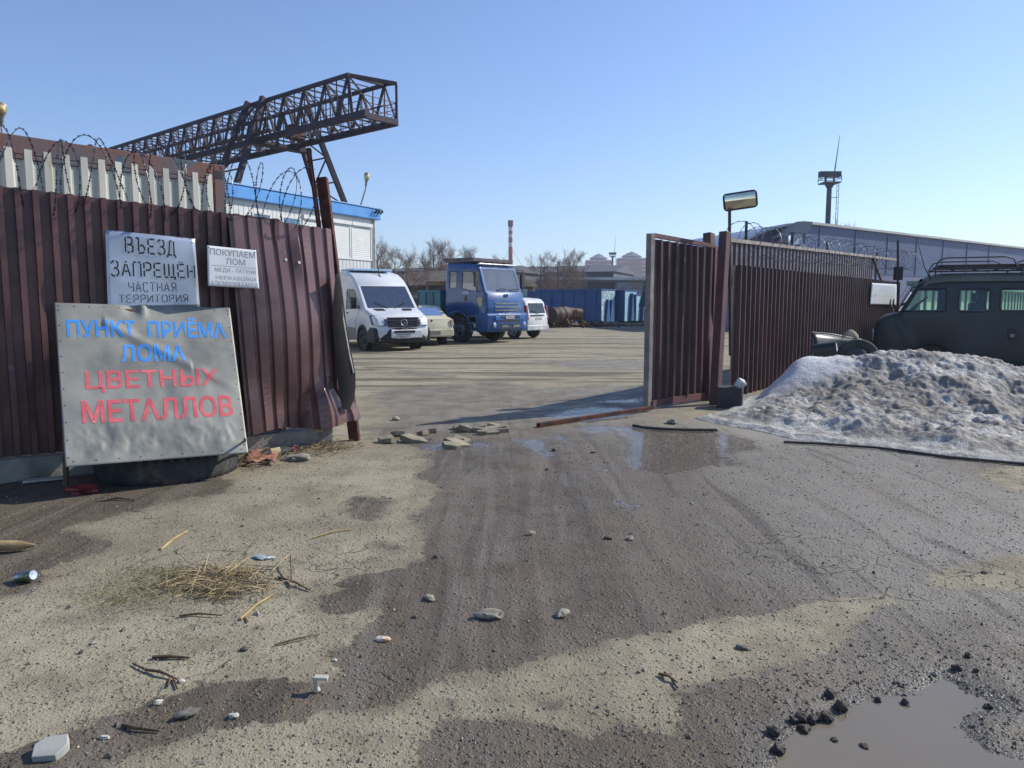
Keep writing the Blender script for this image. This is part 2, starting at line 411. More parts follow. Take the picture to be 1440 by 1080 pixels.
def ground_mat():
    t = NT('packed_dirt_asphalt'); w = t.coord('World')
    A = lambda k: t.n('ShaderNodeAttribute', attribute_name=k).outputs['Fac']
    sep = t.n('ShaderNodeSeparateXYZ'); t.l(w, sep.inputs[0])
    n1 = t.noise(w, 2.2, 8, .62); n2 = t.noise(w, 14, 6, .6); n3 = t.noise(w, .5, 5); n4 = t.noise(w, 90, 3, .6)
    edge = t.math('ADD', t.math('MULTIPLY', t.math('SUBTRACT', n1, .5), 2.6), t.math('MULTIPLY', t.math('SUBTRACT', n2, .5), 1.6))
    d0 = t.math('ADD', A('dry'), edge)
    D = t.mixf(t.step(n3, .42, .6), t.step(d0, -.12, .14), t.math('MULTIPLY', t.math('ADD', t.step(d0, -.10, .10), t.step(d0, -.5, .9)), .5))
    # cracks
    wd = t.n('ShaderNodeVectorMath', operation='ADD'); t.l(w, wd.inputs[0])
    nz = t.n('ShaderNodeTexNoise'); nz.inputs['Scale'].default_value = 2.5; nz.inputs['Detail'].default_value = 6; t.l(w, nz.inputs['Vector'])
    sc = t.n('ShaderNodeVectorMath', operation='SCALE'); sc.inputs['Scale'].default_value = .55; t.l(nz.outputs['Color'], sc.inputs[0]); t.l(sc.outputs[0], wd.inputs[1])
    c1 = t.voro(wd.outputs[0], 1.3, 'DISTANCE_TO_EDGE').outputs['Distance']
    c2 = t.voro(wd.outputs[0], 4.2, 'DISTANCE_TO_EDGE').outputs['Distance']
    ck = t.math('SUBTRACT', 1, t.step(c1, .003, .010)); ck = t.math('MULTIPLY', ck, t.step(t.noise(w, .8, 3), .55, .66))
    ck2 = t.math('SUBTRACT', 1, t.step(c2, .010, .04)); ck2 = t.math('MULTIPLY', ck2, t.step(t.noise(w, .7, 3, .5, 1.0), .60, .70))
    crack = t.math('MAXIMUM', ck, ck2)
    # grit
    v1 = t.voro(w, 75); v2 = t.voro(w, 28); v3 = t.voro(w, 150)
    g1 = t.step(v1.outputs['Distance'], .42, .12); cs = t.n('ShaderNodeSeparateColor'); t.l(v1.outputs['Color'], cs.inputs[0])
    g2 = t.step(v2.outputs['Distance'], .34, .16); cs2 = t.n('ShaderNodeSeparateColor'); t.l(v2.outputs['Color'], cs2.inputs[0])
    dark_grit = t.math('MULTIPLY', g1, t.step(cs.outputs[0], .70, .80)); pale_grit = t.math('MULTIPLY', g1, t.step(cs.outputs[1], .74, .84))
    big_grit = t.math('MULTIPLY', g2, t.step(cs2.outputs[0], .80, .86))
    # dry dusty concrete
    dc = t.mix(t.step(n3, .35, .68), (.375, .335, .235), (.27, .237, .165))
    dc = t.mix(t.step(n1, .42, .68), dc, (.215, .183, .128))
    dc = t.mix(t.math('MULTIPLY', t.step(n2, .5, .75), .6), dc, (.26, .23, .165))
    dc = t.mix(t.math('MULTIPLY', n4, .35), dc, (.18, .155, .11))
    dc = t.mix(t.math('MULTIPLY', dark_grit, .6), dc, (.10, .085, .065)); dc = t.mix(t.math('MULTIPLY', big_grit, .30), dc, (.17, .15, .115))
    dc = t.mix(t.math('MULTIPLY', pale_grit, .35), dc, (.48, .45, .38))
    # long dark joints and streaks over the yard slabs
    st = t.noise(t.coord('World', (.16, 1.5, 1)), 1.0, 7, .6, .8)
    st2 = t.noise(t.coord('World', (.35, 2.6, 1)), 1.0, 7, .65, .5)
    fy_ = t.step(sep.outputs[1], 10.5, 15)
    dc = t.mix(t.math('MULTIPLY', fy_, .40), dc, (.375, .33, .235))
    dc = t.mix(t.math('MULTIPLY', t.math('MULTIPLY', t.step(st, .52, .58), fy_), .8), dc, (.10, .088, .065))
    dc = t.mix(t.math('MULTIPLY', t.math('MULTIPLY', t.step(st2, .56, .66), fy_), .6), dc, (.14, .12, .085))
    # damp asphalt, also colours the shadow patch beside the board
    wc = t.mix(t.step(n1, .38, .66), (.165, .136, .096), (.105, .086, .063))
    wc = t.mix(t.math('MULTIPLY', t.step(t.noise(w, 1.1, 5, .6, .6), .52, .70), .75), wc, (.205, .150, .100))
    xr = t.step(t.math('ADD', sep.outputs[0], t.math('MULTIPLY', t.math('SUBTRACT', n1, .5), 2.5)), .5, 2.6)
    wc = t.mix(t.math('MULTIPLY', t.math('MULTIPLY', xr, t.step(n3, .25, .5)), .85), wc, (.31, .29, .245))
    wc = t.mix(t.math('MULTIPLY', pale_grit, t.mixf(xr, .45, .8)), wc, (.40, .375, .335)); wc = t.mix(t.math('MULTIPLY', dark_grit, .45), wc, (.04, .035, .03))
    wc = t.mix(t.math('MULTIPLY', big_grit, .35), wc, (.20, .18, .155))
    def track(ang, sc, lo, hi):
        mp = t.n('ShaderNodeMapping'); mp.inputs['Rotation'].default_value = (0, 0, ang); mp.inputs['Scale'].default_value = sc; t.l(w, mp.inputs[0]); return t.step(t.noise(mp.outputs[0], 1.0, 6, .55, .9), lo, hi)
    wc = t.mix(t.math('MULTIPLY', track(R(32), (3.2, .28, 1), .50, .62), .55), wc, (.235, .20, .155))
    wc = t.mix(t.math('MULTIPLY', track(R(24), (5.5, .35, 1), .54, .64), .55), wc, (.075, .062, .050))
    wc = t.mix(t.math('MULTIPLY', track(R(55), (6.0, .45, 1), .56, .66), .5), wc, (.25, .225, .19))
    dc = t.mix(t.math('MULTIPLY', track(R(-40), (4.0, .4, 1), .54, .66), .35), dc, (.21, .18, .13))
    wc = t.mix(t.math('MULTIPLY', t.step(sep.outputs[1], 8.2, 10.5), .65), wc, t.mix(t.step(n1, .4, .6), (.27, .235, .175), (.20, .17, .125)))
    wc = t.mix(t.math('MULTIPLY', t.step(sep.outputs[1], 9, 7.5), .32), wc, (.055, .044, .034))
    dc = t.mix(t.math('MULTIPLY', t.math('MULTIPLY', t.step(d0, 1.1, .1), t.step(t.noise(w, 3.5, 6, .65), .46, .62)), .7), dc, (.17, .14, .10))
    col = t.mix(D, wc, dc)
    col = t.mix(t.math('MULTIPLY', crack, .65), col, (.035, .031, .027))
    fl = t.math('ADD', A('film'), t.math('ADD', t.math('MULTIPLY', t.math('SUBTRACT', n1, .5), 1.6), t.math('MULTIPLY', t.math('SUBTRACT', n2, .5), 2.4)))
    FL = t.step(fl, -.02, .28)
    stone = t.math('MULTIPLY', t.step(n4, .50, .62), .9); FLs = t.math('MULTIPLY', FL, t.math('SUBTRACT', 1, stone))
    col = t.mix(FLs, col, (.105, .078, .056))
    pd = t.step(A('pud'), -.16, .02); col = t.mix(t.math('MULTIPLY', pd, .6), col, (.10, .092, .078))
    farw = t.step(sep.outputs[1], 8.2, 11); ro = t.mixf(D, t.mixf(t.step(n1, .35, .65), .50, .72), .92)
    ro = t.mixf(t.math('MULTIPLY', big_grit, .5), ro, .75); ro = t.mixf(FLs, ro, .05); ro = t.mixf(pd, ro, .28)
    # relief
    h = t.math('ADD', t.math('MULTIPLY', n4, .5), t.math('MULTIPLY', n2, 1.0))
    h = t.math('ADD', h, t.math('MULTIPLY', t.math('ADD', g1, t.math('MULTIPLY', g2, 1.6)), t.mixf(D, .5, .36)))
    h = t.math('SUBTRACT', h, t.math('MULTIPLY', crack, 1.2))
    h = t.math('MULTIPLY', h, t.math('SUBTRACT', 1, t.math('MULTIPLY', FLs, .97)))
    nm = t.bump(h, .6, .014)
    return t.out(col, ro, 0, nm, spec=t.mixf(FLs, .22, .9))
ground = link('ground', me, ground_mat()); tag(ground, kind='structure')

# murky foreground puddle: water filling the hollow
def water_mat():
    t = NT('muddy_water'); v = t.coord('World')
    col = t.mix(t.noise(v, 2.0, 4), (.20, .168, .118), (.16, .136, .098))
    return t.out(col, .035, 0, t.bump(t.noise(v, 9, 2), .05, .004), spec=.35)
mb = MB(); cen = (sum(p[0] for p in PUD) / len(PUD), sum(p[1] for p in PUD) / len(PUD))
WZ = -.021
mb.add([(cen[0] + (x - cen[0]) * 1.12, cen[1] + (y - cen[1]) * 1.12, WZ) for x, y in PUD], [tuple(range(len(PUD)))])
tag(mb.build('puddle', water_mat()), kind='structure')
# loose gravel, uncountable
def gravel():
    rng = random.Random(7); V, Fc = [], []
    base = [(1,0,0),(-.5,.87,0),(-.5,-.87,0),(0,0,.7),(0,0,-.5)]
    fcs = [(0,1,3),(1,2,3),(2,0,3),(1,0,4),(2,1,4),(0,2,4)]
    n = 0; cand = []
    for k in range(15000):
        px, py = rng.uniform(-40, 1480), 620 + 480 * rng.random() ** 1.2
        p = gr(px, py); cand.append((p.x, p.y, 0))
    for k in range(2600):                                         # coarser stones round the puddle
        q = PUD[rng.randrange(len(PUD))]; cand.append((q[0] + rng.gauss(0, .35), q[1] + rng.gauss(0, .3), 1))
    for k in range(200): q = gr(rng.uniform(0, 1440), rng.uniform(640, 1080)); cand.append((q.x, q.y, 3))
    for k in range(2500): cand.append((rng.uniform(.5, 5.5), rng.uniform(3.6, 8.2), 2))
    X = np.array([c[0] for c in cand]); Y = np.array([c[1] for c in cand])
    pd = sdist(X, Y, PUD); zz = ground_z(X, Y, pd, np.full(X.shape, -1.0))
    for (x, y, kd), z, q in zip(cand, zz, pd):
        if q > .06: continue
        s = (.0016 + .0045 * rng.random() ** 3) * (1 + .12 * y) * (1.4 if kd == 1 else 2.6 if kd == 3 else 1)
        a = rng.uniform(0, 6.28); o = len(V); ca, sa = math.cos(a), math.sin(a)
        for b in base:
            bx, by, bz = b[0] * s * rng.uniform(.6, 1.3), b[1] * s * rng.uniform(.6, 1.3), b[2] * s * rng.uniform(.6, 1.2)
            V.append((x + bx * ca - by * sa, y + bx * sa + by * ca, z + s * .2 + bz))
        Fc += [tuple(i + o for i in f) for f in fcs]
    m = bpy.data.meshes.new('gravel'); m.from_pydata(V, [], Fc); m.update()
    t = NT('loose_gravel'); rnd = t.n('ShaderNodeNewGeometry').outputs['Random Per Island']
    r = t.n('ShaderNodeValToRGB'); r.color_ramp.elements[0].color = (.06, .053, .045, 1); r.color_ramp.elements[1].color = (.40, .36, .29, 1)
    e = r.color_ramp.elements.new(.6); e.color = (.18, .155, .12, 1); t.l(rnd, r.inputs[0])
    o = link('gravel', m, t.out(r.outputs[0], .8)); tag(o, 'loose grit and small stones strewn over the dirt and asphalt', 'gravel', kind='stuff')
gravel()
# ------------------------------------------------------------------ left: fence, signs, tyre, wire
BROWN = pm('brown_sheet_steel', '#75544f', '#5b413e', 2.2, .42, .15, bump=.06, bscale=20, spots=('#8d7a70', 16, .68, .1), spots2=('#3a2018', 5, .70, .12))
CONCR = pm('old_concrete', '#9a9588', '#77736a', 4, .9, bump=.5, bscale=30, spots=('#4a463f', 6, .55, .2))
FDIR = Vector((.814, .581, 0)); FN = Vector((.581, -.814, 0))
def fpt(t, z, off=0): return Vector((-4.14 + .814 * t, 6.70 + .581 * t, z)) + FN * off
def corrugated(name, mat, parent, P, N, L, pitch, depth, rows=2, rib=(.46, .58, .90, 1.0), jit=0.0, extra=None, rnd=0):
    """P(t, v) base point, v 0..1 upward; ribs run along v"""
    rg = random.Random(rnd); cols = []
    k = 0
    while k * pitch < L:
        for f, d in ((0, 0), (rib[0], 0), (rib[1], 1), (rib[2], 1)):
            t = k * pitch + f * pitch
            if t <= L: cols.append((t, d * depth))
        k += 1
    cols.append((L, 0))
    V = []
    for j in range(rows + 1):
        v = j / rows
        for t, d in cols:
            e = extra(t, v, d) if extra else 0
            V.append(P(t, v) + N(t, v) * (d + e))
    nc = len(cols); me = bpy.data.meshes.new(name)
    fs = [(j * nc + i, j * nc + i + 1, (j + 1) * nc + i + 1, (j + 1) * nc + i) for j in range(rows) for i in range(nc - 1)]
    me.from_pydata([tuple(v) for v in V], [], fs); me.update()
    return link(name, me, mat, parent)
fence = thing('sheet_fence', 'dark brown corrugated metal fence behind the hand painted board on the left', 'fence', (0, 0, 0))
def ftop(t): return 2.53 - .055 * (t + .3)
def dent(t, v, d):                              # knocks on a few ribs
    s = 0
    for (tt, vv, a) in ((-.25, .42, .05), (.02, .60, .035), (.3, .2, .03), (-.1, .18, .03)):
        s -= a * math.exp(-((t - tt) / .05) ** 2 - ((v - vv) / .10) ** 2) * (1 if d > 0 else 0)
    return s
corrugated('sheet', BROWN, fence, lambda t, v: fpt(t - 3.6, .21 + (ftop(t - 3.6) - .21) * v), lambda t, v: FN, 5.75, .130, .060, 28, (.58, .62, .97, 1.0), extra=lambda t, v, d: dent(t - 3.6, v, d) + .008 * math.sin(3 * v + t * 2))
mb = MB(); mb.box((-3.6, -.02, -.1), (2.62, .22, .20), Matrix.Translation(Vector((-4.14, 6.70, 0)) + FN * .10) @ Matrix(((.814, -.581, 0, 0), (.581, .814, 0, 0), (0, 0, 1, 0), (0, 0, 0, 1))))
tag(mb.build('plinth', CONCR, fence, bevel=.015))
for tt in (-2.4, -.6, 1.3):
    mb = MB(); mb.bar(fpt(tt, -.1, -.06), fpt(tt, ftop(tt) - .05, -.06), .06, .06); mb.build('post', RUSTM, fence)
for zz in (.7, 1.9):
    mb = MB(); mb.bar(fpt(-3.6, zz, -.03), fpt(1.6, zz, -.03), .03, .04); mb.build('rail', RUSTM, fence)
# bent end panel: its own loose sheet, hung on the leaning post
BC = [at(322, 302, 7.52), at(467, 322, 8.34), at(488, 592, 8.20), at(350, 614, 7.52)]
bent = thing('bent_fence_panel', 'buckled brown corrugated sheet with crumpled lower edge at the end of the left fence', 'fence panel', (0, 0, 0))
def bentP(t, v):
    u = t / 1.02; w = 1 - v
    p = bil(BC, u, w)
    # bulge, ripple and flared hem
    p += FN * (.10 * math.sin(math.pi * u) * math.sin(math.pi * min(1, w * 1.1)) ** 2 - .03)
    k = sm(.72, .95, np.array([w]))[0]
    p += FN * (k * .10 * math.sin(u * 10 + .5) * (.3 + u)) + FN * (k * .045 * math.sin(u * 23 + 4 * w) * sm(.35, .6, np.array([u]))[0]) + FN * (k * .07 * abs(math.sin(u * 8.5 + 5 * w)) * sm(.2, .5, np.array([u]))[0]) + FN * (.05 * math.exp(-((u - .72) / .06) ** 2 - ((w - .86) / .05) ** 2))
    q_ = sm(.66, 1, np.array([u]))[0] * sm(.80, .97, np.array([w]))[0]; p += Vector((.17, .10, -.02)) * q_ + FN * (.05 * q_)
    p += FN * (-.10 * k * u) + Vector((0, 0, .03 * k * math.sin(u * 7)))
    p += FN * (.035 * math.exp(-((u - .62) / .05) ** 2) * math.exp(-((w - .16) / .12) ** 2))
    return p
NB = ((BC[1] - BC[0]).cross(BC[3] - BC[0])).normalized()
if NB.dot(Vector((0, -1, 0))) < 0: NB = -NB
BROWN2 = pm('brown_sheet_scuffed', '#7d615e', '#644c4a', 2.0, .32, .3, bump=.1, bscale=9, spots=('#a39488', 22, .70, .08), spots2=('#8a7a72', 3.5, .64, .12))
corrugated('sheet', BROWN2, bent, bentP, lambda t, v: NB, 1.02, .131, .026, 34, (.16, .26, .86, 1.0))
# flap at the free edge, near black to put shade into its colour
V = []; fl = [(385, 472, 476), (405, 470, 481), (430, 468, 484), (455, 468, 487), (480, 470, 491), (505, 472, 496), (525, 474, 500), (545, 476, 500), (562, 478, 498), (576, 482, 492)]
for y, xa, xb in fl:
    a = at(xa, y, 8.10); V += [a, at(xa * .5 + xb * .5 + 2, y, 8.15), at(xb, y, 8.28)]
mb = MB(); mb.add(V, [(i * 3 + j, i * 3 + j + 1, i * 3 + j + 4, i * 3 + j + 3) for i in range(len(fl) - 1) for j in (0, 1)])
mb.build('shade_flap', pm('shade_black', '#100d10', '#0a090b', 3, .95, spots=('#231a1c', 4, .66, .1)), bent, smooth=60)
mb = MB(); mb.tube([at(x, y, 8.22) for x, y in ((479, 424), (482, 445), (486, 470), (491, 498), (497, 524))], .011, 5); mb.build('torn_edge', pm('pale_edge', '#b9b4ae', '#94908b', 9, .5), bent)  # pale tube along the torn edge
for u, w in ((.48, .18), (.60, .19)):
    p = bentP(u * 1.02, 1 - w) + NB * .022; mb = MB(); mb.tube([p, p + NB * .012], .016, 8); mb.build('bright_screw', pm('bright_washer', '#d8d8d6', '#b7b7b4', 9, .4, .4), bent)
post = MB(); pt, pb = at(453, 250, 8.62), gr(497, 621) + Vector((0, .10, -.05))
post.bar(pb, pt, .115, .10, up=(0, 1, 0))
tag(post.build('leaning_post', RUSTM, bevel=.008), 'rust red square steel post leaning behind the buckled end sheet', 'post')
rod = MB(); rod.bar(at(434, 208, 8.5), at(449, 322, 8.5), .05, .012); rod.bar(at(434, 208, 8.5), at(449, 322, 8.5), .012, .05)
tag(rod.build('angle_iron', RUSTM), 'thin rusty angle iron sticking up beside the leaning post', 'rod')

# big hand painted board standing on the tyre
BD = [at(76, 426, 6.60), at(323, 433, 7.42), at(349, 637, 6.62), at(92, 657, 5.86)]
BDN = (BD[1] - BD[0]).cross(BD[3] - BD[0]).normalized()
if BDN.y > 0: BDN = -BDN
def board(u, v, off=0.0):
    p = bil(BD, u, v); e = min(u, 1 - u, v, 1 - v); k = min(1, e / .10)
    d = .030 * float(fbm(np.array([u * 3.1 + 4]), np.array([v * 2.7]), 3, 5)[0]) * k + .012 * float(fbm(np.array([u * 9]), np.array([v * 9]), 2, 15)[0]) * k
    cr = (u - .30) * .62 + .16 - v                       # long diagonal crease
    d += .022 * math.exp(-(cr / .035) ** 2) * (1 if u < .72 else .4) * k * (u > .25)
    d += -.03 * math.exp(-((u - .42) / .05) ** 2 - ((v - .03) / .05) ** 2) + .03 * math.exp(-((u - .47) / .025) ** 2 - ((v - .02) / .06) ** 2)
    if v > .68: d += .035 * float(fbm(np.array([u * 13 + v * 4]), np.array([v * 11 - u * 5]), 3, 25)[0]) * min(1, (v - .68) * 6) * k
    return p + BDN * (d * .8 + off)
bd = thing('painted_board', 'large dented grey tin board with blue and red handwriting standing on a tyre', 'sign', (0, 0, 0))
NU, NV = 110, 90
V = np.array([board(i / NU, j / NV)[:] for j in range(NV + 1) for i in range(NU + 1)])
TIN = pm('dull_tin', '#94938a', '#787973', 2.6, .58, .25, bump=.1, bscale=30, spots=('#7d786a', 5, .62, .2), spots2=('#7a5236', 9, .74, .08))
m = np_mesh('tin_sheet', V, grid_quads(NV + 1, NU + 1)); m.shade_smooth()
o = link('tin_sheet', m, TIN, bd); so = o.modifiers.new('thick', 'SOLIDIFY'); so.thickness = .004
BLUEP = pm('blue_brush_paint', '#2f86d8', '#3f93de', 9, .6, spots=('#8fa0a8', 22, .63, .08))
REDP = pm('red_brush_paint', '#c9515a', '#d4656b', 9, .6, spots=('#9d938a', 20, .65, .06), spots2=('#5a3a30', 14, .74, .04))
bs = lambda u, v: board(u, v, .006)
letter('lettering', text_bm('ПУНКТ  ПРИЁМА', .022), bs, (.055, .082, .955, .225), BLUEP, bd, .06)
letter('lettering', text_bm('ЛОМА', .022), bs, (.326, .275, .695, .39), BLUEP, bd)
letter('lettering', text_bm('ЦВЕТНЫХ', .017), lambda u, v: board(u, v + .012, .006), (.13, .43, .875, .565), REDP, bd, .08)
letter('lettering', text_bm('МЕТАЛЛОВ', .022), bs, (.10, .622, .94, .762), REDP, bd, .08)
mb = MB()
for u, v in [(k / 12 * .96 + .02, .022) for k in range(13)] + [(.018, .05 + k * .1) for k in range(10)] + [(.982, .05 + k * .1) for k in range(10)] + [(.04 + k * .115, .975) for k in range(9)]:
    mb = MB(); mb.tube([board(u, v, -.001), board(u, v, .006)], .006, 6); mb.build('nail', RUSTM, bd)
WOODD = pm('grey_wood', '#7b6a55', '#574a3c', 5, .85, stretch=(1, 1, .15), bump=.3)
mb = MB(); mb.bar(board(.02, .6, -.03), gr(93, 684) + Vector((0, 0, 0)), .035, .03)
mb.build('batten', WOODD, bd)
mb = MB(); mb.bar(board(.02, .03, -.022), board(.98, .03, -.022), .03, .03); mb.bar(board(.98, .03, -.022), board(.975, .97, -.022), .03, .03)
mb.build('frame', WOODD, bd)
mb = MB(); mb.bar(gr(351, 642) + Vector((0, -.05, .0)), at(344, 617, 6.58), .02, .012)
tag(mb.build('wood_sliver', WOODD), 'short splintered wood piece propped at the lower right corner of the painted board', 'wood piece')

# stencilled steel sign on the ribs
def quad_sign(name, label, corners, mat, wob, seed, thick=.002):
    n = (corners[1] - corners[0]).cross(corners[3] - corners[0]).normalized()
    if n.y > 0: n = -n
    def S(u, v, off=0.0):
        d = wob * float(fbm(np.array([u * 1.6 + seed]), np.array([v * 1.4]), 2, seed)[0])
        return bil(corners, u, v) + n * (d + off)
    root = thing(name, label, 'sign', (0, 0, 0))
    V = np.array([S(i / 24, j / 16)[:] for j in range(17) for i in range(25)])
    m = np_mesh('plate', V, grid_quads(17, 25)); m.shade_smooth(); o = link('plate', m, mat, root)
    s_ = o.modifiers.new('thick', 'SOLIDIFY'); s_.thickness = thick
    for u, v in ((.03, .04), (.97, .05)): mb = MB(); mb.tube([S(u, v), S(u, v, .008)], .006, 6); mb.build('screw', DARKM, root)
    return root, (lambda u, v: S(u, v, .0025 + wob * .11))
def fat(px, py, off=.095):                     # photo pixel on the fence face
    d = ray(px, py); o0 = Vector((0, 0, CAMH)); p0 = fpt(0, 0, off)
    return o0 + d * ((p0 - o0).dot(FN) / d.dot(FN))
STEEL = pm('brushed_steel', '#c9cfd8', '#aeb6c2', 1.5, .36, .65, bump=.03, bscale=12)
r_, S_ = quad_sign('stencil_sign', 'shiny steel sheet sign with black stencil letters on the left fence above the board', [fat(148, 323), fat(274, 336), fat(281, 433), fat(152, 437)], STEEL, .035, 3)
letter('lettering', stencil_bm('ВЪЕЗД', .12), S_, (.20, .055, .765, .295), PAINT_DARK, r_, .1)
letter('lettering', stencil_bm('ЗАПРЕЩЁН', .12), S_, (.04, .34, .975, .60), PAINT_DARK, r_, .08)
letter('lettering', stencil_bm('ЧАСТНАЯ', .10, .3), S_, (.22, .635, .745, .765), PAINT_DARK, r_, .1)
letter('lettering', stencil_bm('ТЕРРИТОРИЯ', .10, .3), S_, (.12, .80, .87, .91), PAINT_DARK, r_, .08)
PAINTW = pm('white_sign_paint', '#cfd2d4', '#c0c4c7', 3, .4)
GREYL = pm('grey_letters', '#6d737b', '#838990', 8, .6)
r_, S_ = quad_sign('price_sign', 'small white sign with faded grey lettering on the seam of the left fence', [at(291, 345, 7.22), at(360, 352, 7.58), at(364.5, 406, 7.55), at(292.5, 402, 7.20)], PAINTW, .003, 8)
for s, b, bx in (('ПОКУПАЕМ', .012, (.05, .06, .97, .22)), ('ЛОМ', .012, (.36, .27, .75, .43)), ('МЕДИ - ЛАТУНИ', 0, (.14, .53, .95, .65)), ('НЕРЖАВЕЙКИ', 0, (.15, .70, .94, .82)), ('АЛЮМИНИЯ-БАНКИ', 0, (.05, .86, .97, .97))):
    letter('lettering', text_bm(s, b), S_, bx, GREYL, r_, .08)
mb = MB(); mb.add([S_(.08, .475), S_(.97, .475), S_(.97, .485), S_(.08, .485)], [(0, 1, 2, 3)]); mb.build('ruled_line', GREYL, r_)

# tyre lying flat
def lying_tyre(name, label, c, Rr, h, mat=RUBBER, tilt=None, lugs=46):
    root = thing(name, label, 'tyre', c)
    prof = [(Rr * .60, .03 * h), (Rr * .70, 0), (Rr * .90, .02 * h), (Rr * .97, .10 * h), (Rr, .24 * h), (Rr, .76 * h), (Rr * .97, .90 * h), (Rr * .90, .98 * h), (Rr * .70, h), (Rr * .60, .97 * h), (Rr * .57, .8 * h), (Rr * .64, .5 * h), (Rr * .57, .2 * h)]
    b = MB(); b.lathe(prof, n=64, closed=True)
    for k in range(lugs):
        a = 2 * math.pi * k / lugs; M = Matrix.Rotation(a, 4, 'Z')
        b.box((Rr * .93, -.020, .80 * h), (Rr * 1.004, .018, .995 * h), M); b.box((Rr * .93, -.020, .005 * h), (Rr * .985, .020, .12 * h), M)
        for q in range(3):
            M2 = Matrix.Rotation(a + (q % 2) * math.pi / lugs, 4, 'Z')
            b.box((Rr * .99, -.024, (.28 + q * .17) * h), (Rr * 1.003, .024, (.38 + q * .18) * h), M2)
    b.build('casing', mat, root, smooth=40)
    if tilt: root.rotation_euler = tilt
    return root
lying_tyre('truck_tyre', 'worn truck tyre lying flat on the ground beneath the painted board', gp(236, 664) + Vector((.0, .02, -.03)), .60, .26, tilt=(R(-1), R(-1), 0))

# razor wire coils
def coil(name, label, path, rad, per, rings, mat=GALV, wire=.0035, barb=True, seed=1, double=True, squash=1):
    rg = random.Random(seed); root = thing(name, label, 'razor wire', (0, 0, 0))
    a, b = Vector(path[0]), Vector(path[1]); ax = (b - a).normalized(); up = Vector((0, 0, 1)); sd = ax.cross(up).normalized()
    for hand in ((1, -1) if double else (1,)):
        pts = []; N = rings * per
        for i in range(N + 1):
            s = i / N; an = hand * 2 * math.pi * i / per + (0 if hand > 0 else 1.1)
            r = rad * (1 + .10 * math.sin(i * .37 + seed)); k = .06 * math.sin(i * .21 + 2 * hand)
            pts.append(a.lerp(b, s) + sd * math.cos(an) * r * squash + up * math.sin(an) * r + ax * (k + .25 * rad * math.cos(an * .5 + hand)) + up * .03 * math.sin(i * .11))
        w = MB(); w.tube(pts, wire, 5, cap=False)
        if barb:
            q = w; acc = 0
            for i in range(N):
                p0, p1 = pts[i], pts[i + 1]; L = (p1 - p0).length; acc += L
                if acc > .075:
                    acc = 0; d = (p1 - p0).normalized(); o1 = d.orthogonal().normalized(); o1.rotate(Matrix.Rotation(rg.uniform(0, 6), 3, d)); o2 = d.cross(o1)
                    for oo in (o1, o2):
                        q.add([p0 - d * .019 + oo * .013, p0 + oo * .003, p0 + d * .019 + oo * .013, p0 + d * .019 - oo * .013, p0 - oo * .003, p0 - d * .019 - oo * .013], [(0, 1, 4, 5), (1, 2, 3, 4)])
        w.build('wire', mat, root, fix=False)
    return root
coil('razor_wire', 'coil of barbed razor wire sagging along the top of the left fence', (fpt(-1.2, 2.70, -.02), fpt(2.55, 2.62, -.18)), .33, 26, 11, seed=3, wire=.0034)
# ------------------------------------------------------------------ container, office building, crane
def frame(o, xd):                              # local frame: x along xd, z up, y = left of x
    x = Vector(xd).normalized(); y = Vector((0, 0, 1)).cross(x)
    return Matrix(((x.x, y.x, 0, o[0]), (x.y, y.y, 0, o[1]), (0, 0, 1, o[2] if len(o) > 2 else 0), (0, 0, 0, 1)))
def box_container(name, label, M, L, Wd, H, z0, matw, matf, pitch=.185, depth=.034, cat='container', top=.16, corner=.16, front='-y'):
    """local x along length, y depth, seen side y=0 facing -y"""
    root = thing(name, label, cat); root.matrix_world = M
    NX = lambda n: (lambda t, v: Vector(n))
    corrugated('wall', matw, root, lambda t, v: Vector((corner + t, .03, z0 + .16 + (H - .3) * v)), NX((0, -1, 0)), L - 2 * corner, pitch, depth, 2, (.34, .48, .86, 1.0))
    corrugated('wall', matw, root, lambda t, v: Vector((L - .03, corner + t, z0 + .16 + (H - .3) * v)), NX((1, 0, 0)), Wd - 2 * corner, pitch, depth, 2)
    corrugated('wall', matw, root, lambda t, v: Vector((.03, corner + t, z0 + .16 + (H - .3) * v)), NX((-1, 0, 0)), Wd - 2 * corner, pitch, depth, 2)
    b = MB(); b.box((.05, Wd - .05, z0 + .1), (L - .05, Wd - .03, z0 + H - .1)); b.build('back_wall', matw, root)
    b = MB(); b.box((.02, .02, z0 + H - .06), (L - .02, Wd - .02, z0 + H - .02)); b.build('roof', matf, root)
    b = MB(); b.box((.02, .02, z0 + .05), (L - .02, Wd - .02, z0 + .1)); b.build('floor', matf, root)
    for y in (0, Wd - corner):
        for x in (0, L - corner):
            b = MB(); b.box((x, y, z0), (x + corner, y + corner, z0 + H)); b.build('corner_post', matf, root, bevel=.012)
        b = MB(); b.box((corner, y, z0 + H - top), (L - corner, y + .1, z0 + H - .004)); b.box((corner, y + .002, z0 + H - top - .05), (L - corner, y + .05, z0 + H - top)); b.build('top_rail', matf, root, bevel=.01)
        b = MB(); b.box((corner, y, z0), (L - corner, y + .1, z0 + .16)); b.build('bottom_rail', matf, root, bevel=.01)
    return root
CREAM = pm('cream_container_paint', '#c9c6b8', '#a9a89d', 1.6, .5, bump=.05, spots=('#8a6a2e', 2.1, .60, .14), stretch=(1, 1, .22))
RUSTBEAM = pm('rusted_container_frame', '#69453a', '#4a5560', 1.3, .75, bump=.25, bscale=25, spots=('#3d5a66', 2.6, .56, .10), spots2=('#3a241c', 7, .62, .12))
ca, cb = Vector((-3.69, 10.0, 0)), Vector((-.64, -.768, 0))
M = frame(ca - Vector((.64, .768, 0)) * 6.06, (.64, .768, 0))
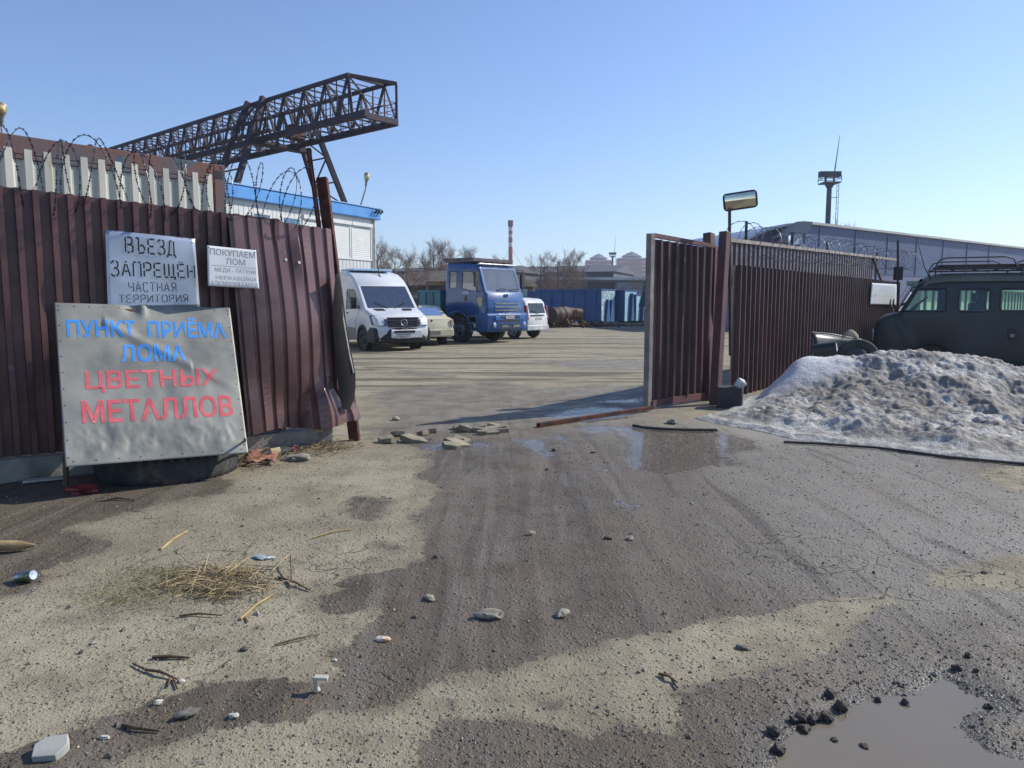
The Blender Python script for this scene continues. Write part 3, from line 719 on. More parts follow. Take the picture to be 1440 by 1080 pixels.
cont = box_container('shipping_container', 'cream ribbed shipping container with rusty top beam behind the left fence', M, 6.06, 2.4, 2.75, .55, CREAM, RUSTBEAM, top=.20)
b = MB(); b.box((5.90, -.004, 3.12), (6.02, .02, 3.22)); b.build('corner_casting', DARKM, cont)
for x in (0.1, 5.4):
    b = MB(); b.box((x, .1, -.05), (x + .5, 2.3, .55)); b.build('support_block', CONCR, cont)

# street lamps
LAMPB = pm('lamp_housing', '#9f968a', '#7d766c', 9, .5, .2)
def lamp(name, label, base, top, headdir, s=1.0, bowl='#d8c48e'):
    root = thing(name, label, 'lamp', base); top = Vector(top) - Vector(base); hd = Vector(headdir).normalized()
    b = MB(); b.tube([(0, 0, 0), top * .7, top * .93 + Vector((0, 0, .0)), top + hd * .10 * s], [.035 * s, .032 * s, .028 * s, .026 * s], 8); b.build('pole', LAMPB, root, smooth=60)
    c = top + hd * .10 * s; b = MB()
    b.lathe([(.03 * s, 0), (.05 * s, .06 * s), (.055 * s, .22 * s), (.10 * s, .34 * s), (.13 * s, .46 * s), (.12 * s, .58 * s), (.05 * s, .64 * s), (0, .645 * s)], c, hd, 16); b.build('lamp_head', LAMPB, root, smooth=60)
    dn = (Vector((0, -.55, -1)) - hd * hd.dot(Vector((0, -.55, -1)))).normalized(); b = MB()
    cc = c + hd * .44 * s + dn * .06 * s
    b.lathe([(.125 * s, 0), (.12 * s, .05 * s), (.08 * s, .10 * s), (0, .12 * s)], cc, dn, 14); b.build('lamp_bowl', pm('lamp_bowl', bowl, '#c2a868', 6, .25), root, smooth=60)
    return root
lamp('street_lamp', 'yellowed lamp rising above the rusty container at the left edge', at(2, 250, 9.2) - Vector((0, 0, 3.0)), at(2, 182, 9.2), (.10, 0, 1), .42)

# office building of stacked cabins
WSIDE = pm('white_cladding', '#cfd0cb', '#c3c5c2', .6, .5, bump=.02)
BLUET = pm('blue_trim', '#4788c8', '#5593cf', 2, .4, spots=('#9cbad2', 5, .70, .2))
SHUT = pm('shutter_slats', '#d6d7d3', '#cdcfcc', 2, .45)
bo = Vector((-6.09, 34, 0)); bdv = Vector((.459, .888, 0)); BL = 16.0
Mb = frame(bo - bdv * BL, bdv)
bld = thing('site_office', 'white clad two storey site office with blue roof edge and closed shutters', 'building'); bld.matrix_world = Mb
BH = 5.15
corrugated('wall', WSIDE, bld, lambda t, v: Vector((t, 0, BH * v)), lambda t, v: Vector((0, -1, 0)), BL, .23, .012, 1, (.10, .16, .94, 1.0))
b = MB(); b.box((.01, .02, 0), (BL - .01, 5.6, BH)); b.build('wall', WSIDE, bld)
b = MB(); b.box((-.2, -.22, BH), (BL + .22, 5.8, BH + .46)); b.build('roof_trim', BLUET, bld, bevel=.03)
b = MB(); b.box((-.24, -.26, BH + .462), (BL + .26, 5.84, BH + .50)); b.build('gutter', pm('gutter_blue', '#8fb6dc', '#7ba6d0', 3, .35), bld)
b = MB(); b.box((0, -.03, 2.62), (BL, -.012, 2.72)); b.build('storey_band', pm('cladding_seam', '#a9adb0', '#9a9ea2', 2, .5), bld)
WG = glass('window_glass', '#40607a', .02, .25)
def bwin(xa, xb, za, zb, shutter):
    f = MB()
    for lo, hi in (((xa - .07, -.05, za - .07), (xb + .07, -.013, za)), ((xa - .07, -.05, zb), (xb + .07, -.013, zb + .07)), ((xa - .07, -.05, za), (xa, -.013, zb)), ((xb, -.05, za), (xb + .07, -.013, zb))): f.box(lo, hi)
    if shutter: f.box((xa - .07, -.12, zb + .07), (xb + .07, -.013, zb + .22))
    w = f.build('window', WHITEP if not shutter else SHUT, bld)
    p = MB()
    if shutter:
        n = 16
        for k in range(n): z = za + (zb - za) * k / n; p.add([(xa, -.022, z), (xb, -.026, z), (xb, -.030, z + (zb - za) / n * .85), (xa, -.030, z + (zb - za) / n * .85), (xa, -.022, z + (zb - za) / n), (xb, -.022, z + (zb - za) / n)], [(0, 1, 2, 3), (3, 2, 5, 4)])
        p.build('shutter', SHUT, w)
    else:
        p.box((xa, -.030, za), (xb, -.022, zb)); p.build('pane', pm('blue_window', '#5d7f96', '#4b6c84', 1.2, .08, 0), w)
def bx(px):                                     # local x on facade for a photo column
    u = (px - 720) / F; o = bo; # X/Y = u
    t = (u * o.y - o.x) / (bdv.x - u * bdv.y); return BL + t
for a, c_, s_ in ((362, 384, 0), (403, 425, 0), (431, 455, 1), (471, 494, 1), (498, 523, 1)):
    bwin(bx(a), bx(c_), 3.42, 4.72, s_)
for a, c_ in ((471, 494), (498, 523)): bwin(bx(a), bx(c_), .95, 2.1, 1)
b = MB(); b.tube([(BL - .10, -.09, 0), (BL - .10, -.09, BH)], .055, 10); b.build('downpipe', WHITEP, bld)
b = MB(); b.box((BL - .02, -.02, 0), (BL + .03, .12, BH)); b.build('corner_trim', WHITEP, bld)
b = MB()
for k in range(3): b.tube([(BL - .35 + k * .2, -.3, BH + .25), (BL - .3 + k * .2, -.42, BH + .35), (BL - .22 + k * .2, -.3, BH + .42)], .04, 6)
b.build('cable_clamp', DARKM, bld)
pb_ = Mb @ Vector((bx(512), .05, BH + .50))
lamp('street_lamp', 'pole lamp on the blue roof edge of the white site office', pb_, at(514, 266, pb_.y), (.10, -.12, .6), .95, '#cdb98a')

# gantry crane
CRANE = pm('crane_paint', '#3a2a35', '#262030', 1.0, .75, .1, bump=.15, spots=('#57362c', 2.0, .58, .2))
cr = thing('gantry_crane', 'dark rusty lattice gantry crane towering over the yard beyond the office', 'crane')
D = Vector((-.761, .649, 0)); Q = Vector((.649, .761, 0)); U = Vector((0, 0, 1))
C0 = Vector((-8.75, 42.0, 0)); CW, zt, zb = 2.5, 13.6, 11.42; LN = 42
def cp(t, q, z): return C0 + D * t + Q * q + U * z
for q in (0, CW):
    b = MB(); b.bar(cp(-.1, q, zt), cp(LN, q, zt), .16, .20); b.build('top_chord', CRANE, cr)
    b = MB(); b.bar(cp(-1.5 if q == 0 else -1.0, q, zb), cp(LN, q, zb), .24, .34); b.build('bottom_chord', CRANE, cr)
n = 21; st = LN / n
for q in (0, CW):
    b = MB()
    for k in range(n):
        t0 = k * st; m_ = t0 + st / 2
        b.bar(cp(t0, q, zt), cp(m_, q, zb), .12); b.bar(cp(m_, q, zb), cp(t0 + st, q, zt), .12)
        b.bar(cp(m_, q, zb), cp(m_, q, zt), .06); b.bar(cp(t0, q, zb), cp(t0, q, zt), .06)
    b.bar(cp(0, q, (zt + zb) / 2), cp(LN, q, (zt + zb) / 2), .06)
    b.build('side_lattice', CRANE, cr)
b = MB()
for k in range(n):
    t0 = k * st
    for z in (zt, zb):
        b.bar(cp(t0, 0, z), cp(t0, CW, z), .08); b.bar(cp(t0, 0, z), cp(t0 + st, CW, z), .06)
        b.bar(cp(t0 + st / 2, 0, z), cp(t0 + st / 2, CW, z), .05)
    b.bar(cp(t0, 0, zt), cp(t0, CW, zb), .05)
b.build('cross_lattice', CRANE, cr)
b = MB(); b.bar(cp(-1.0, 0, zb), cp(-1.0, CW, zb), .24, .3); b.bar(cp(-.1, CW, zt), cp(-1.0, CW, zt - .1), .10); b.bar(cp(-1.0, CW, zb), cp(-1.0, CW, zt - .1), .12); b.bar(cp(0, 0, zt), cp(-1.0, CW, zt - .1), .16, .18)
b.bar(cp(0, 0, zt), cp(-.3, 0, zb), .15); b.bar(cp(0, CW, zt), cp(-1.0, CW, zb), .08); b.bar(cp(0, 0, zt), cp(0, CW, zt), .16); b.bar(cp(0, CW, zt), cp(-1.0, CW, zt - .1), .12)
b.build('end_frame', CRANE, cr)
b = MB()
for q in (0, CW):
    for z in (.35, .7, 1.05): b.bar(cp(-1, q, zb + z), cp(5, q, zb + z), .035)
    for k in range(8): b.bar(cp(-1 + k * .8, q, zb), cp(-1 + k * .8, q, zb + 1.05), .035)
for z in (.35, .7, 1.05): b.bar(cp(-1, 0, zb + z), cp(-1, CW, zb + z), .035)
for k in range(4): b.bar(cp(-1, k * .8, zb), cp(-1, k * .8, zb + 1.05), .035)
b.build('railing', pm('railing_rust', '#7a4438', '#54302a', 3, .7), cr)
b = MB(); b.bar(cp(6, -.9, zb + .05), cp(LN, -.9, zb + .05), .5, .05); b.bar(cp(6, -1.15, zb + .95), cp(LN, -1.15, zb + .95), .04)
for k in range(18): b.bar(cp(6 + k * 2, -1.15, zb), cp(6 + k * 2, -1.15, zb + .95), .035); b.bar(cp(6 + k * 2, -1.15, zb), cp(6 + k * 2, 0, zb), .05)
b.build('walkway', CRANE, cr)
for T in (8.6, 36.0):
    for sgn, q0 in ((-1, -.3), (1, CW + .3)):
        b = MB()
        for w in (-.95, .95):
            b.bar(cp(T + w * .9, q0 - (.0 if sgn < 0 else 0), zt + .1), cp(T + w * 2.1, q0 + sgn * 5.4, .5), .27, .30)
        for k in range(9):
            f0, f1 = k / 9, (k + 1) / 9
            P_ = lambda f, w: cp(T + w * (.9 + 1.2 * f) * .9, q0 + sgn * 5.4 * f, zt + .1 - (zt - .4) * f)
            b.bar(P_(f0, -1), P_(f1, 1 if k % 2 == 0 else -1), .08); b.bar(P_(f1, -1), P_(f1, 1), .08)
            if k % 2: b.bar(P_(f0, 1), P_(f1, -1), .08)
        b.build('leg', CRANE, cr)
    b = MB(); b.bar(cp(T, -.9, zb - .25), cp(T, CW + .9, zb - .25), .7, .25); b.build('leg_head', CRANE, cr)
b = MB(); b.box((-.4, -.5, .2), (.4, .5, 1.0), Matrix.Translation(cp(7.2, CW * .6, zb - .15)) @ Matrix.Rotation(math.atan2(D.y, D.x), 4, 'Z')); b.build('trolley', pm('trolley_rust', '#5f3a30', '#472a25', 2, .7), cr, bevel=.03)
b = MB(); b.tube([cp(LN - 4 + .9 * math.cos(a) - 4, -.1, zt + .15 + .55 * math.sin(a)) for a in np.linspace(0, math.pi, 12)], .13, 8); b.build('cable_guide', CRANE, cr)

# ------------------------------------------------------------------ vehicle kit
class Shell:
    """hollow body from a side profile: local x forward, y left, z up"""
    def __init__(s, prof, W, r=.05, taper=None): s.p = prof; s.W = W; s.r = r; s.t = taper or (lambda x, z: 1.0); s.ins = s.inset()
    def inset(s):
        p = s.p; n = len(p); A = sum(p[i][0] * p[(i + 1) % n][1] - p[(i + 1) % n][0] * p[i][1] for i in range(n))
        sg = 1 if A > 0 else -1; o = []
        for i in range(n):
            a, b, c = Vector(p[i - 1]), Vector(p[i]), Vector(p[(i + 1) % n])
            d0, d1 = (b - a).normalized(), (c - b).normalized()
            n0, n1 = Vector((-d0.y, d0.x)) * sg, Vector((-d1.y, d1.x)) * sg; m = n0 + n1
            m = m.normalized() if m.length > 1e-6 else n0
            o.append(tuple(b + m * s.r / max(.5, m.dot(n0))))
        return o
    def pt(s, x, y, z): return Vector((x, y * s.t(x, z), z))
    def side(s, bm, sgn, holes, cutz, cutx):
        b2 = bmesh.new(); es = []
        for loop in [s.ins] + holes:
            vs = [b2.verts.new((x, 0, z)) for x, z in loop]
            es += [b2.edges.new((vs[i], vs[(i + 1) % len(vs)])) for i in range(len(vs))]
        bmesh.ops.triangle_fill(b2, edges=es, use_beauty=True)
        for z in cutz: bmesh.ops.bisect_plane(b2, geom=b2.verts[:] + b2.edges[:] + b2.faces[:], plane_co=(0, 0, z), plane_no=(0, 0, 1))
        for x in cutx: bmesh.ops.bisect_plane(b2, geom=b2.verts[:] + b2.edges[:] + b2.faces[:], plane_co=(x, 0, 0), plane_no=(1, 0, 0))
        mp = {v: bm.verts.new(s.pt(v.co.x, sgn * s.W, v.co.z)) for v in b2.verts}
        for f in b2.faces:
            try: bm.faces.new([mp[v] for v in f.verts])
            except ValueError: pass
        b2.free()
    def build(s, name, mat, parent, holes=(), wins=(), cutz=(), cutx=(), smooth=40):
        bm = bmesh.new(); n = len(s.p); holes = [list(h) for h in holes]
        for sg in (1, -1):
            s.side(bm, sg, holes, cutz, cutx)
            A = [bm.verts.new(s.pt(x, sg * s.W, z)) for x, z in s.ins]; B = [bm.verts.new(s.pt(x, sg * (s.W - s.r * .35), z)) for x, z in [((a[0] * .3 + b[0] * .7), (a[1] * .3 + b[1] * .7)) for a, b in zip(s.ins, s.p)]]
            C_ = [bm.verts.new(s.pt(x, sg * (s.W - s.r), z)) for x, z in s.p]
            for i in range(n):
                j = (i + 1) % n; bm.faces.new((A[i], A[j], B[j], B[i])); bm.faces.new((B[i], B[j], C_[j], C_[i]))
        wd = {w[0]: w for w in wins}
        for i in range(n):
            j = (i + 1) % n; (x0, z0), (x1, z1) = s.p[i], s.p[j]; Y = s.W - s.r
            def q(t, y): return s.pt(x0 + (x1 - x0) * t, y * Y, z0 + (z1 - z0) * t)
            if i in wd:
                _, t0, t1, y0, y1 = wd[i]
                T = [0, t0, t1, 1]; S = [-1, y0, y1, 1]
                for a in range(3):
                    for b in range(3):
                        if a == 1 and b == 1: continue
                        bm.faces.new([bm.verts.new(q(t, y)) for t, y in ((T[a], S[b]), (T[a], S[b + 1]), (T[a + 1], S[b + 1]), (T[a + 1], S[b]))])
            else:
                bm.faces.new([bm.verts.new(q(t, y)) for t, y in ((0, -1), (0, 1), (1, 1), (1, -1))])
        bmesh.ops.remove_doubles(bm, verts=bm.verts, dist=.0008); bmesh.ops.recalc_face_normals(bm, faces=bm.faces)
        me = bpy.data.meshes.new(name); bm.to_mesh(me); bm.free()
        return link(name, me, mat, parent, smooth)
    def pane(s, name, poly, sg, mat, parent, inset=.012):
        b = MB(); b.add([s.pt(x, sg * (s.W - inset), z) for x, z in poly], [tuple(range(len(poly)))]); return b.build(name, mat, parent, fix=False)
    def patch(s, name, poly, sg, mat, parent, out=.006, thick=.02):
        b = MB(); n = len(poly); b.add([s.pt(x, sg * (s.W + out), z) for x, z in poly] + [s.pt(x, sg * (s.W - thick), z) for x, z in poly], [tuple(range(n))] + [(i, (i + 1) % n, n + (i + 1) % n, n + i) for i in range(n)])
        return b.build(name, mat, parent)
    def seal(s, name, poly, sg, mat, parent, r=.012):
        b = MB(); b.tube([s.pt(x, sg * (s.W + .002), z) for x, z in poly], r, 6, closed=True); return b.build(name, mat, parent, smooth=60)
    def front(s, name, i, t0, t1, y0, y1, mat, parent, out=-.012, thick=0, rows=1):
        """panel on profile segment i (t along it, y across -1..1)"""
        n = len(s.p); (x0, z0), (x1, z1) = s.p[i], s.p[(i + 1) % n]; Y = s.W - s.r
        d = Vector((x1 - x0, 0, z1 - z0)).normalized(); nn = Vector((d.z, 0, -d.x))
        if nn.x < 0 and abs(nn.x) > .2: nn = -nn
        elif abs(nn.x) <= .2 and nn.z < 0: nn = -nn
        P = lambda t, y, o: s.pt(x0 + (x1 - x0) * t, y * Y, z0 + (z1 - z0) * t) + nn * o
        b = MB()
        vs = [P(t0, y0, out), P(t0, y1, out), P(t1, y1, out), P(t1, y0, out)]
        if thick: b.add(vs + [P(t, y, out - thick) for t, y in ((t0, y0), (t0, y1), (t1, y1), (t1, y0))], [(0, 1, 2, 3), (0, 4, 5, 1), (1, 5, 6, 2), (2, 6, 7, 3), (3, 7, 4, 0)])
        else: b.add(vs, [(0, 1, 2, 3)])
        return b.build(name, mat, parent, fix=bool(thick))
def arch(cx, r, z0, n=9, cz=None):              # notch points from front to rear (x falling)
    cz = cz if cz is not None else r - .02
    a0 = math.asin(max(-1, min(1, (z0 - cz) / r)))
    return [(cx + r * math.cos(a), cz + r * math.sin(a)) for a in np.linspace(a0, math.pi - a0, n)]
def wheel(parent, x, y, r, w, rimr, sg, rim='#8f9297', style='steel', dual=False):
    root = MB(); ax = (0, sg, 0); c = (x, y, r)
    root.lathe([(rimr, -w * .5), (r * .86, -w * .5), (r * .97, -w * .42), (r, -w * .25), (r, w * .25), (r * .97, w * .42), (r * .86, w * .5), (rimr, w * .42), (rimr * .97, w * .3)], c, ax, 32)
    W = root.build('wheel', RUBBER, parent, smooth=45)
    m = MB(); m.lathe([(rimr * 1.02, w * .40), (rimr * .97, w * .44), (rimr * .90, w * .30), (rimr * .72, w * .22), (rimr * .60, w * .33), (rimr * .30, w * .36), (rimr * .28, w * .46), (0, w * .47)], c, ax, 28)
    if style == 'alloy':
        for k in range(6):
            a = k * math.pi / 3; d = Vector((math.cos(a), 0, math.sin(a))); p = Vector(c) + Vector(ax) * w * .44
            m.bar(p + d * rimr * .2, p + d * rimr * .95, .05, .03, up=(0, 1, 0))
    else:
        for k in range(8):
            a = k * math.pi / 4; d = Vector((math.cos(a), 0, math.sin(a))); p = Vector(c) + Vector(ax) * w * .34
            m.tube([p + d * rimr * .42, p + d * rimr * .42 + Vector(ax) * .03], .018, 6)
    m.build('rim', pm('rim_' + rim[1:], rim, '#4d4c4a', 7, .5, .5), W, smooth=45)
    return W
def plate_text(parent, txt, M, w, h, mat=PAINT_DARK):
    b = MB(); b.box((-.006, -w / 2, -h / 2), (0, w / 2, h / 2), M); p = b.build('number_plate', WHITEP, parent)
    f = MB()
    for lo, hi in (((-.008, -w / 2 - .012, -h / 2 - .012), (.003, w / 2 + .012, -h / 2)), ((-.008, -w / 2 - .012, h / 2), (.003, w / 2 + .012, h / 2 + .012))): f.box(lo, hi, M)
    f.build('plate_frame', BLACKP, p)
    letter('lettering', text_bm(txt, .01), lambda u, v: M @ Vector((.004, (u - .5) * w, (.5 - v) * h)), (.06, .16, .94, .84), mat, p)
# ------------------------------------------------------------------ white panel van
def heading(fx, fy): return math.atan2(fy, fx)
VW = pm('van_white', '#d9dbdc', '#cfd1d2', 1.2, .28, bump=.01, spots=('#8f8a80', 1.4, .62, .3), coat=.5)
VGREY = pm('van_dirty_lower', '#77736e', '#a3a19d', 1.3, .6, spots=('#5b564e', 3, .5, .3))
van = thing('panel_van', 'white high roof panel van with black bumper parked nose out beside the left fence', 'van', (0, 0, 0))
fw = Vector((.56, -.83, 0)).normalized()
vo = Vector((-4.02, 25.05, 0)) + fw * 1.0
van.location = vo; van.rotation_euler = (0, 0, heading(fw.x, fw.y))
vt = lambda x, z: (1 - .10 * max(0, (z - 1.1) / 1.6) ** 1.3) * (1 - .10 * max(0, (x + .75) / .75) ** 2)
vp = [(-.05, .30), (0, .36), (.03, .60), (.0, .78), (-.06, 1.02), (-.20, 1.12), (-.82, 1.34), (-1.52, 2.10), (-1.80, 2.33), (-2.15, 2.50), (-2.7, 2.60), (-5.6, 2.62), (-5.86, 2.50), (-5.92, 1.5), (-5.92, .42)] + arch(-4.70, .40, .42)[::-1] + arch(-1.0, .41, .32)[::-1]
V_ = Shell(vp, .985, .07, vt)
fwin = [(-1.12, 1.34), (-1.50, 1.88), (-1.66, 1.98), (-2.30, 2.00), (-2.33, 1.32)]
V_.build('body', VW, van, [fwin], [(6, .03, .97, -.93, .93)], (1.1, 1.4, 1.7, 2.0, 2.3), (-.3, -.6))
WSG = glass('van_windscreen', '#7fb0b2', .02, .26)
V_.front('windscreen', 6, .03, .97, -.93, .93, WSG, van)
for s in (1, -1):
    V_.pane('side_window', fwin, s, glass('van_side_glass', '#1e282c', .03, .10), van)
    V_.patch('sill_panel', [(-1.52, .34), (-1.48, .72), (-4.2, .78), (-4.2, .42)], s, VGREY, van, .008)
    V_.seal('door_seam', [(-1.18, 1.30), (-1.50, .95), (-1.50, .45), (-2.38, .45), (-2.38, 1.9)], s, BLACKP, van, .006)
    b = MB(); b.box((-1.38, s * .97 - .02, 1.38), (-1.24, s * .97 + .02, 1.42)); b.box((-1.40, s * 1.12 - .09, 1.34), (-1.28, s * 1.12 + .09, 1.72)); b.build('mirror', BLACKP, van, bevel=.02)
    b = MB(); b.box((-2.28, s * .985 - .01, 1.18), (-2.12, s * .985 + .02, 1.22)); b.build('door_handle', BLACKP, van)
    # headlight wrapping the corner
    hp = [V_.pt(-.02, s * .93, .80), V_.pt(.0, s * .58, .80), V_.pt(-.07, s * .60, .99), V_.pt(-.28, s * .86, 1.13), V_.pt(-.45, s * .985, 1.12), V_.pt(-.30, s * .99, .84)]
    b = MB(); o = Vector((.05, s * .03, .018)); b.add([p + o for p in hp] + [p - o * 2 for p in hp], [tuple(range(6))] + [(i, (i + 1) % 6, 6 + (i + 1) % 6, 6 + i) for i in range(6)]); b.build('headlight', pm('van_lamp', '#7f8c97', '#4d565e', 12, .10, .3), van, bevel=.01)
    b = MB(); b.lathe([(.36, -.02), (.44, -.01), (.45, .02), (.38, .02)], (-1.0, s * .965, .39), (0, s, 0), 30); b.build('wheel_arch_trim', BLACKP, van, smooth=50)
    for x in (-1.0, -4.66): wheel(van, x, s * .86, .345, .23, .20, s, '#4d4e50')
b = MB()
b.prism([(-.42, .26), (.05, .26), (.09, .40), (.085, .62), (.05, .74), (-.30, .76), (-.52, .60), (-.46, .34)], lambda a, c, t: Vector((a - .10 * abs(t) ** 3, t * .985, c)), -1, 0); b.prism([(-.42, .26), (.05, .26), (.09, .40), (.085, .62), (.05, .74), (-.30, .76), (-.52, .60), (-.46, .34)], lambda a, c, t: Vector((a - .10 * abs(t) ** 3, t * .985, c)), 0, 1)
b.build('bumper', BLACKP, van, bevel=.03)
b = MB(); b.prism([(.0, .42), (.105, .42), (.11, .66), (.02, .70)], lambda a, c, t: Vector((a, t, c)), -.45, .62); b.build('bumper_insert', VGREY if False else VW, van, bevel=.02)
b = MB(); b.box((.10, -.36, .58), (.118, .36, .66)); b.build('lower_intake', BLACKP, van)
g = MB(); g.prism([(.0, .77), (.045, .77), (-.02, 1.05), (-.06, 1.05)], lambda a, c, t: Vector((a, t * (1 + .22 * (c - .8)), c)), -.52, .52); gr_ = g.build('grille', BLACKP, van)
b = MB()
for z, x in ((.83, .05), (.90, .033), (.97, .016)): b.box((x - .01, -.50, z - .022), (x + .012, .50, z + .012))
b.box((-.03, -.56, 1.035), (.0, .56, 1.075)); b.build('grille_bar', CHROME, gr_)
b = MB(); b.tube([(.06 - .24 * (.10 * math.sin(a)), .105 * math.cos(a), .905 + .105 * math.sin(a)) for a in np.linspace(0, 2 * math.pi, 29)[:-1]], .012, 6, closed=True)
for a in (math.pi / 2, math.pi / 2 + 2.094, math.pi / 2 + 4.189): b.tube([(.065, 0, .905), (.06 - .024 * math.sin(a), .10 * math.cos(a), .905 + .10 * math.sin(a))], [.016, .006], 5)
b.build('star_emblem', CHROME, gr_)
M = Matrix.Translation((.125, -.06, .47)); plate_text(van, 'М080АМ', M, .50, .11)
for s in (1, -1):
    b = MB(); b.add([V_.pt(-.62, s * .30, 1.278), V_.pt(-.62, s * .62, 1.278), V_.pt(-.80, s * .70, 1.342), V_.pt(-.80, s * .34, 1.342)], [(0, 1, 2, 3)]); o = b.build('hood_vent', BLACKP, van); o.location = (.0, 0, .006)
b = MB(); b.box((-.58, -.80, 1.18), (-.10, .80, 1.19)); 
for s in (1, -1):
    b = MB(); b.tube([(-.80, s * .1, 1.36), (-1.0, s * .55, 1.56)], .012, 5); b.build('wiper', BLACKP, van)
b = MB(); b.box((-3.4, -.72, 2.61), (-2.3, .72, 2.68)); b.build('roof_plate', pm('pale_blue_plate', '#a8c8e6', '#9bbcdc', 2, .4), van, bevel=.02)
b = MB(); b.tube([(-1.95, .12, 2.41), (-2.05, .12, 2.44), (-2.2, .12, 2.95)], [.03, .025, .006], 6); b.build('antenna', BLACKP, van)
b = MB(); b.box((-1.9, -.85, .9), (-1.5, .85, 1.30)); b.build('dashboard', BLACKP, van)
for y in (-.5, .5):
    b = MB(); b.box((-2.7, y - .25, .8), (-2.55, y + .25, 1.75)); b.box((-2.66, y - .13, 1.75), (-2.56, y + .13, 1.98)); b.build('seat', DARKM, van, bevel=.04)
b = MB(); b.lathe([(.0, 0), (.42, .0), (.44, .01), (.0, .012)], (-1.62, -.05, 1.62), (.75, 0, .6), 24); b.build('sun_shade', pm('shade_blue', '#16384a', '#0f2b3a', 3, .5), van)
b = MB()
for p0, p1 in (((-1.575, .08, 1.74), (-1.44, -.05, 1.50)), ((-1.44, -.05, 1.50), (-1.575, -.18, 1.74)), ((-1.575, .08, 1.74), (-1.60, -.05, 1.79)), ((-1.60, -.05, 1.79), (-1.575, -.18, 1.74))): b.tube([p0, p1], .012, 5)
b.build('pennant', WHITEP, van)

# ------------------------------------------------------------------ beige car
def sedan(name, label, loc, fx, fy, paint):
    c = thing(name, label, 'car', loc, heading(fx, fy))     # local x forward, rear bumper at x=0
    tp = lambda x, z: 1 - .16 * max(0, (z - .85) / .6) ** 1.2 - .03 * max(0, (.4 - x) / .4)
    pr = [(.05, .32), (.0, .42), (-.02, .62), (.03, .80), (.06, .96), (.14, 1.0), (.42, 1.03), (.95, 1.38), (1.3, 1.44), (2.2, 1.45), (2.7, 1.36), (3.3, 1.0), (4.0, .88), (4.25, .7), (4.28, .35)] + [(x, z) for x, z in arch(3.45, .36, .33)] + [(x, z) for x, z in arch(.85, .36, .33)]
    S = Shell(pr, .86, .06, tp); w1 = [(.80, 1.02), (1.12, 1.32), (1.85, 1.36), (1.85, 1.0)]; w2 = [(1.93, 1.0), (1.93, 1.36), (2.55, 1.30), (2.98, 1.0)]
    S.build('body', paint, c, [w1, w2], [(6, .10, .95, -.85, .85), (10, .06, .94, -.88, .88)], (.85, 1.1, 1.3))
    S.front('rear_window', 6, .10, .95, -.85, .85, glass('dark_glass', '#3c4a50', .03, .12), c, out=.004); S.front('windscreen', 10, .06, .94, -.88, .88, glass('dark_glass'), c)
    for s in (1, -1):
        S.pane('side_window', w1, s, glass('dark_glass'), c); S.pane('side_window', w2, s, glass('dark_glass'), c)
        b = MB(); b.prism([(.0, .70), (.10, .70), (.12, .93), (.05, .93)], lambda a, z, t: Vector((a - .03, s * t, z)), .74, .845); b.build('tail_light', pm('pale_lamp', '#b98a7a', '#c9b4a6', 4, .25), c, bevel=.015)
        for x in (.85, 3.45): wheel(c, x, s * .76, .31, .2, .19, s, '#77787a')
    b = MB(); b.prism([(-.06, .34), (.3, .32), (.3, .62), (-.05, .60)], lambda a, z, t: Vector((a + .06 * abs(t) ** 2, t, z)), -.855, .0); b.prism([(-.06, .34), (.3, .32), (.3, .62), (-.05, .60)], lambda a, z, t: Vector((a + .06 * abs(t) ** 2, t, z)), .0, .855); b.build('bumper', paint, c, bevel=.03)
    b = MB(); b.box((-.035, -.30, .40), (-.062, .30, .53)); b.build('plate_recess', pm('recess', '#8c887c', '#77746a', 4, .6), c)
    b = MB(); b.tube([(.045, 0, .90), (.035, 0, .90)], .035, 10); b.build('badge', DARKM, c)
    return c
BEIGE = pm('beige_paint', '#cfc7ab', '#c3bb9f', 1.5, .35, coat=.4)
fb = Vector((-.50, .866, 0)); rc = Vector((-2.83, 26.95, 0))
sedan('parked_car', 'cream saloon car seen from behind between the white van and the blue truck', rc, fb.x, fb.y, BEIGE)

# ------------------------------------------------------------------ blue truck
TB = pm('truck_blue', '#0f4a86', '#0d4074', 1.2, .30, bump=.01, spots=('#3a5f86', 2, .62, .25), coat=.6)
TBD = pm('truck_blue_lower', '#114f8c', '#0f4377', 2, .4)
TEAL = pm('teal_paint', '#1f6d80', '#185a6d', 1.6, .5, spots=('#3f4a4a', 3, .62, .15))
tf = Vector((.79, -.61, 0)).normalized()
tr = thing('cab_truck', 'blue hook lift truck with a square day cab parked in the middle of the yard', 'truck', (-.22, 29.3, 0), heading(tf.x, tf.y))
ct = lambda x, z: (1 - .05 * max(0, (z - 1.7) / 1.3)) * (1 - .06 * max(0, (x + .35) / .35) ** 2)
cpf = [(-.10, .98), (-.02, 1.0), (.0, 1.30), (-.04, 1.88), (-.12, 1.95), (-.42, 2.86), (-.55, 2.96), (-.9, 3.02), (-1.95, 3.06), (-2.06, 2.98), (-2.10, 1.9), (-2.10, 1.0)] + arch(-1.42, .62, 1.0, 9, .52)[::-1]
T_ = Shell(cpf, 1.20, .07, ct)
w1 = [(-.48, 1.98), (-.58, 2.42), (-.70, 2.70), (-1.22, 2.72), (-1.22, 2.08), (-.80, 1.98)]; w2 = [(-1.48, 2.10), (-1.48, 2.72), (-1.86, 2.74), (-1.86, 2.10)]
T_.build('cab', TB, tr, [w1, w2], [(4, .05, .93, -.92, .92)], (1.7, 2.0, 2.4, 2.75), (-.2,))
CABG = glass('cab_glass', '#bcd2c0', .03, .22, .5)
T_.front('windscreen', 4, .05, .93, -.92, .92, CABG, tr)
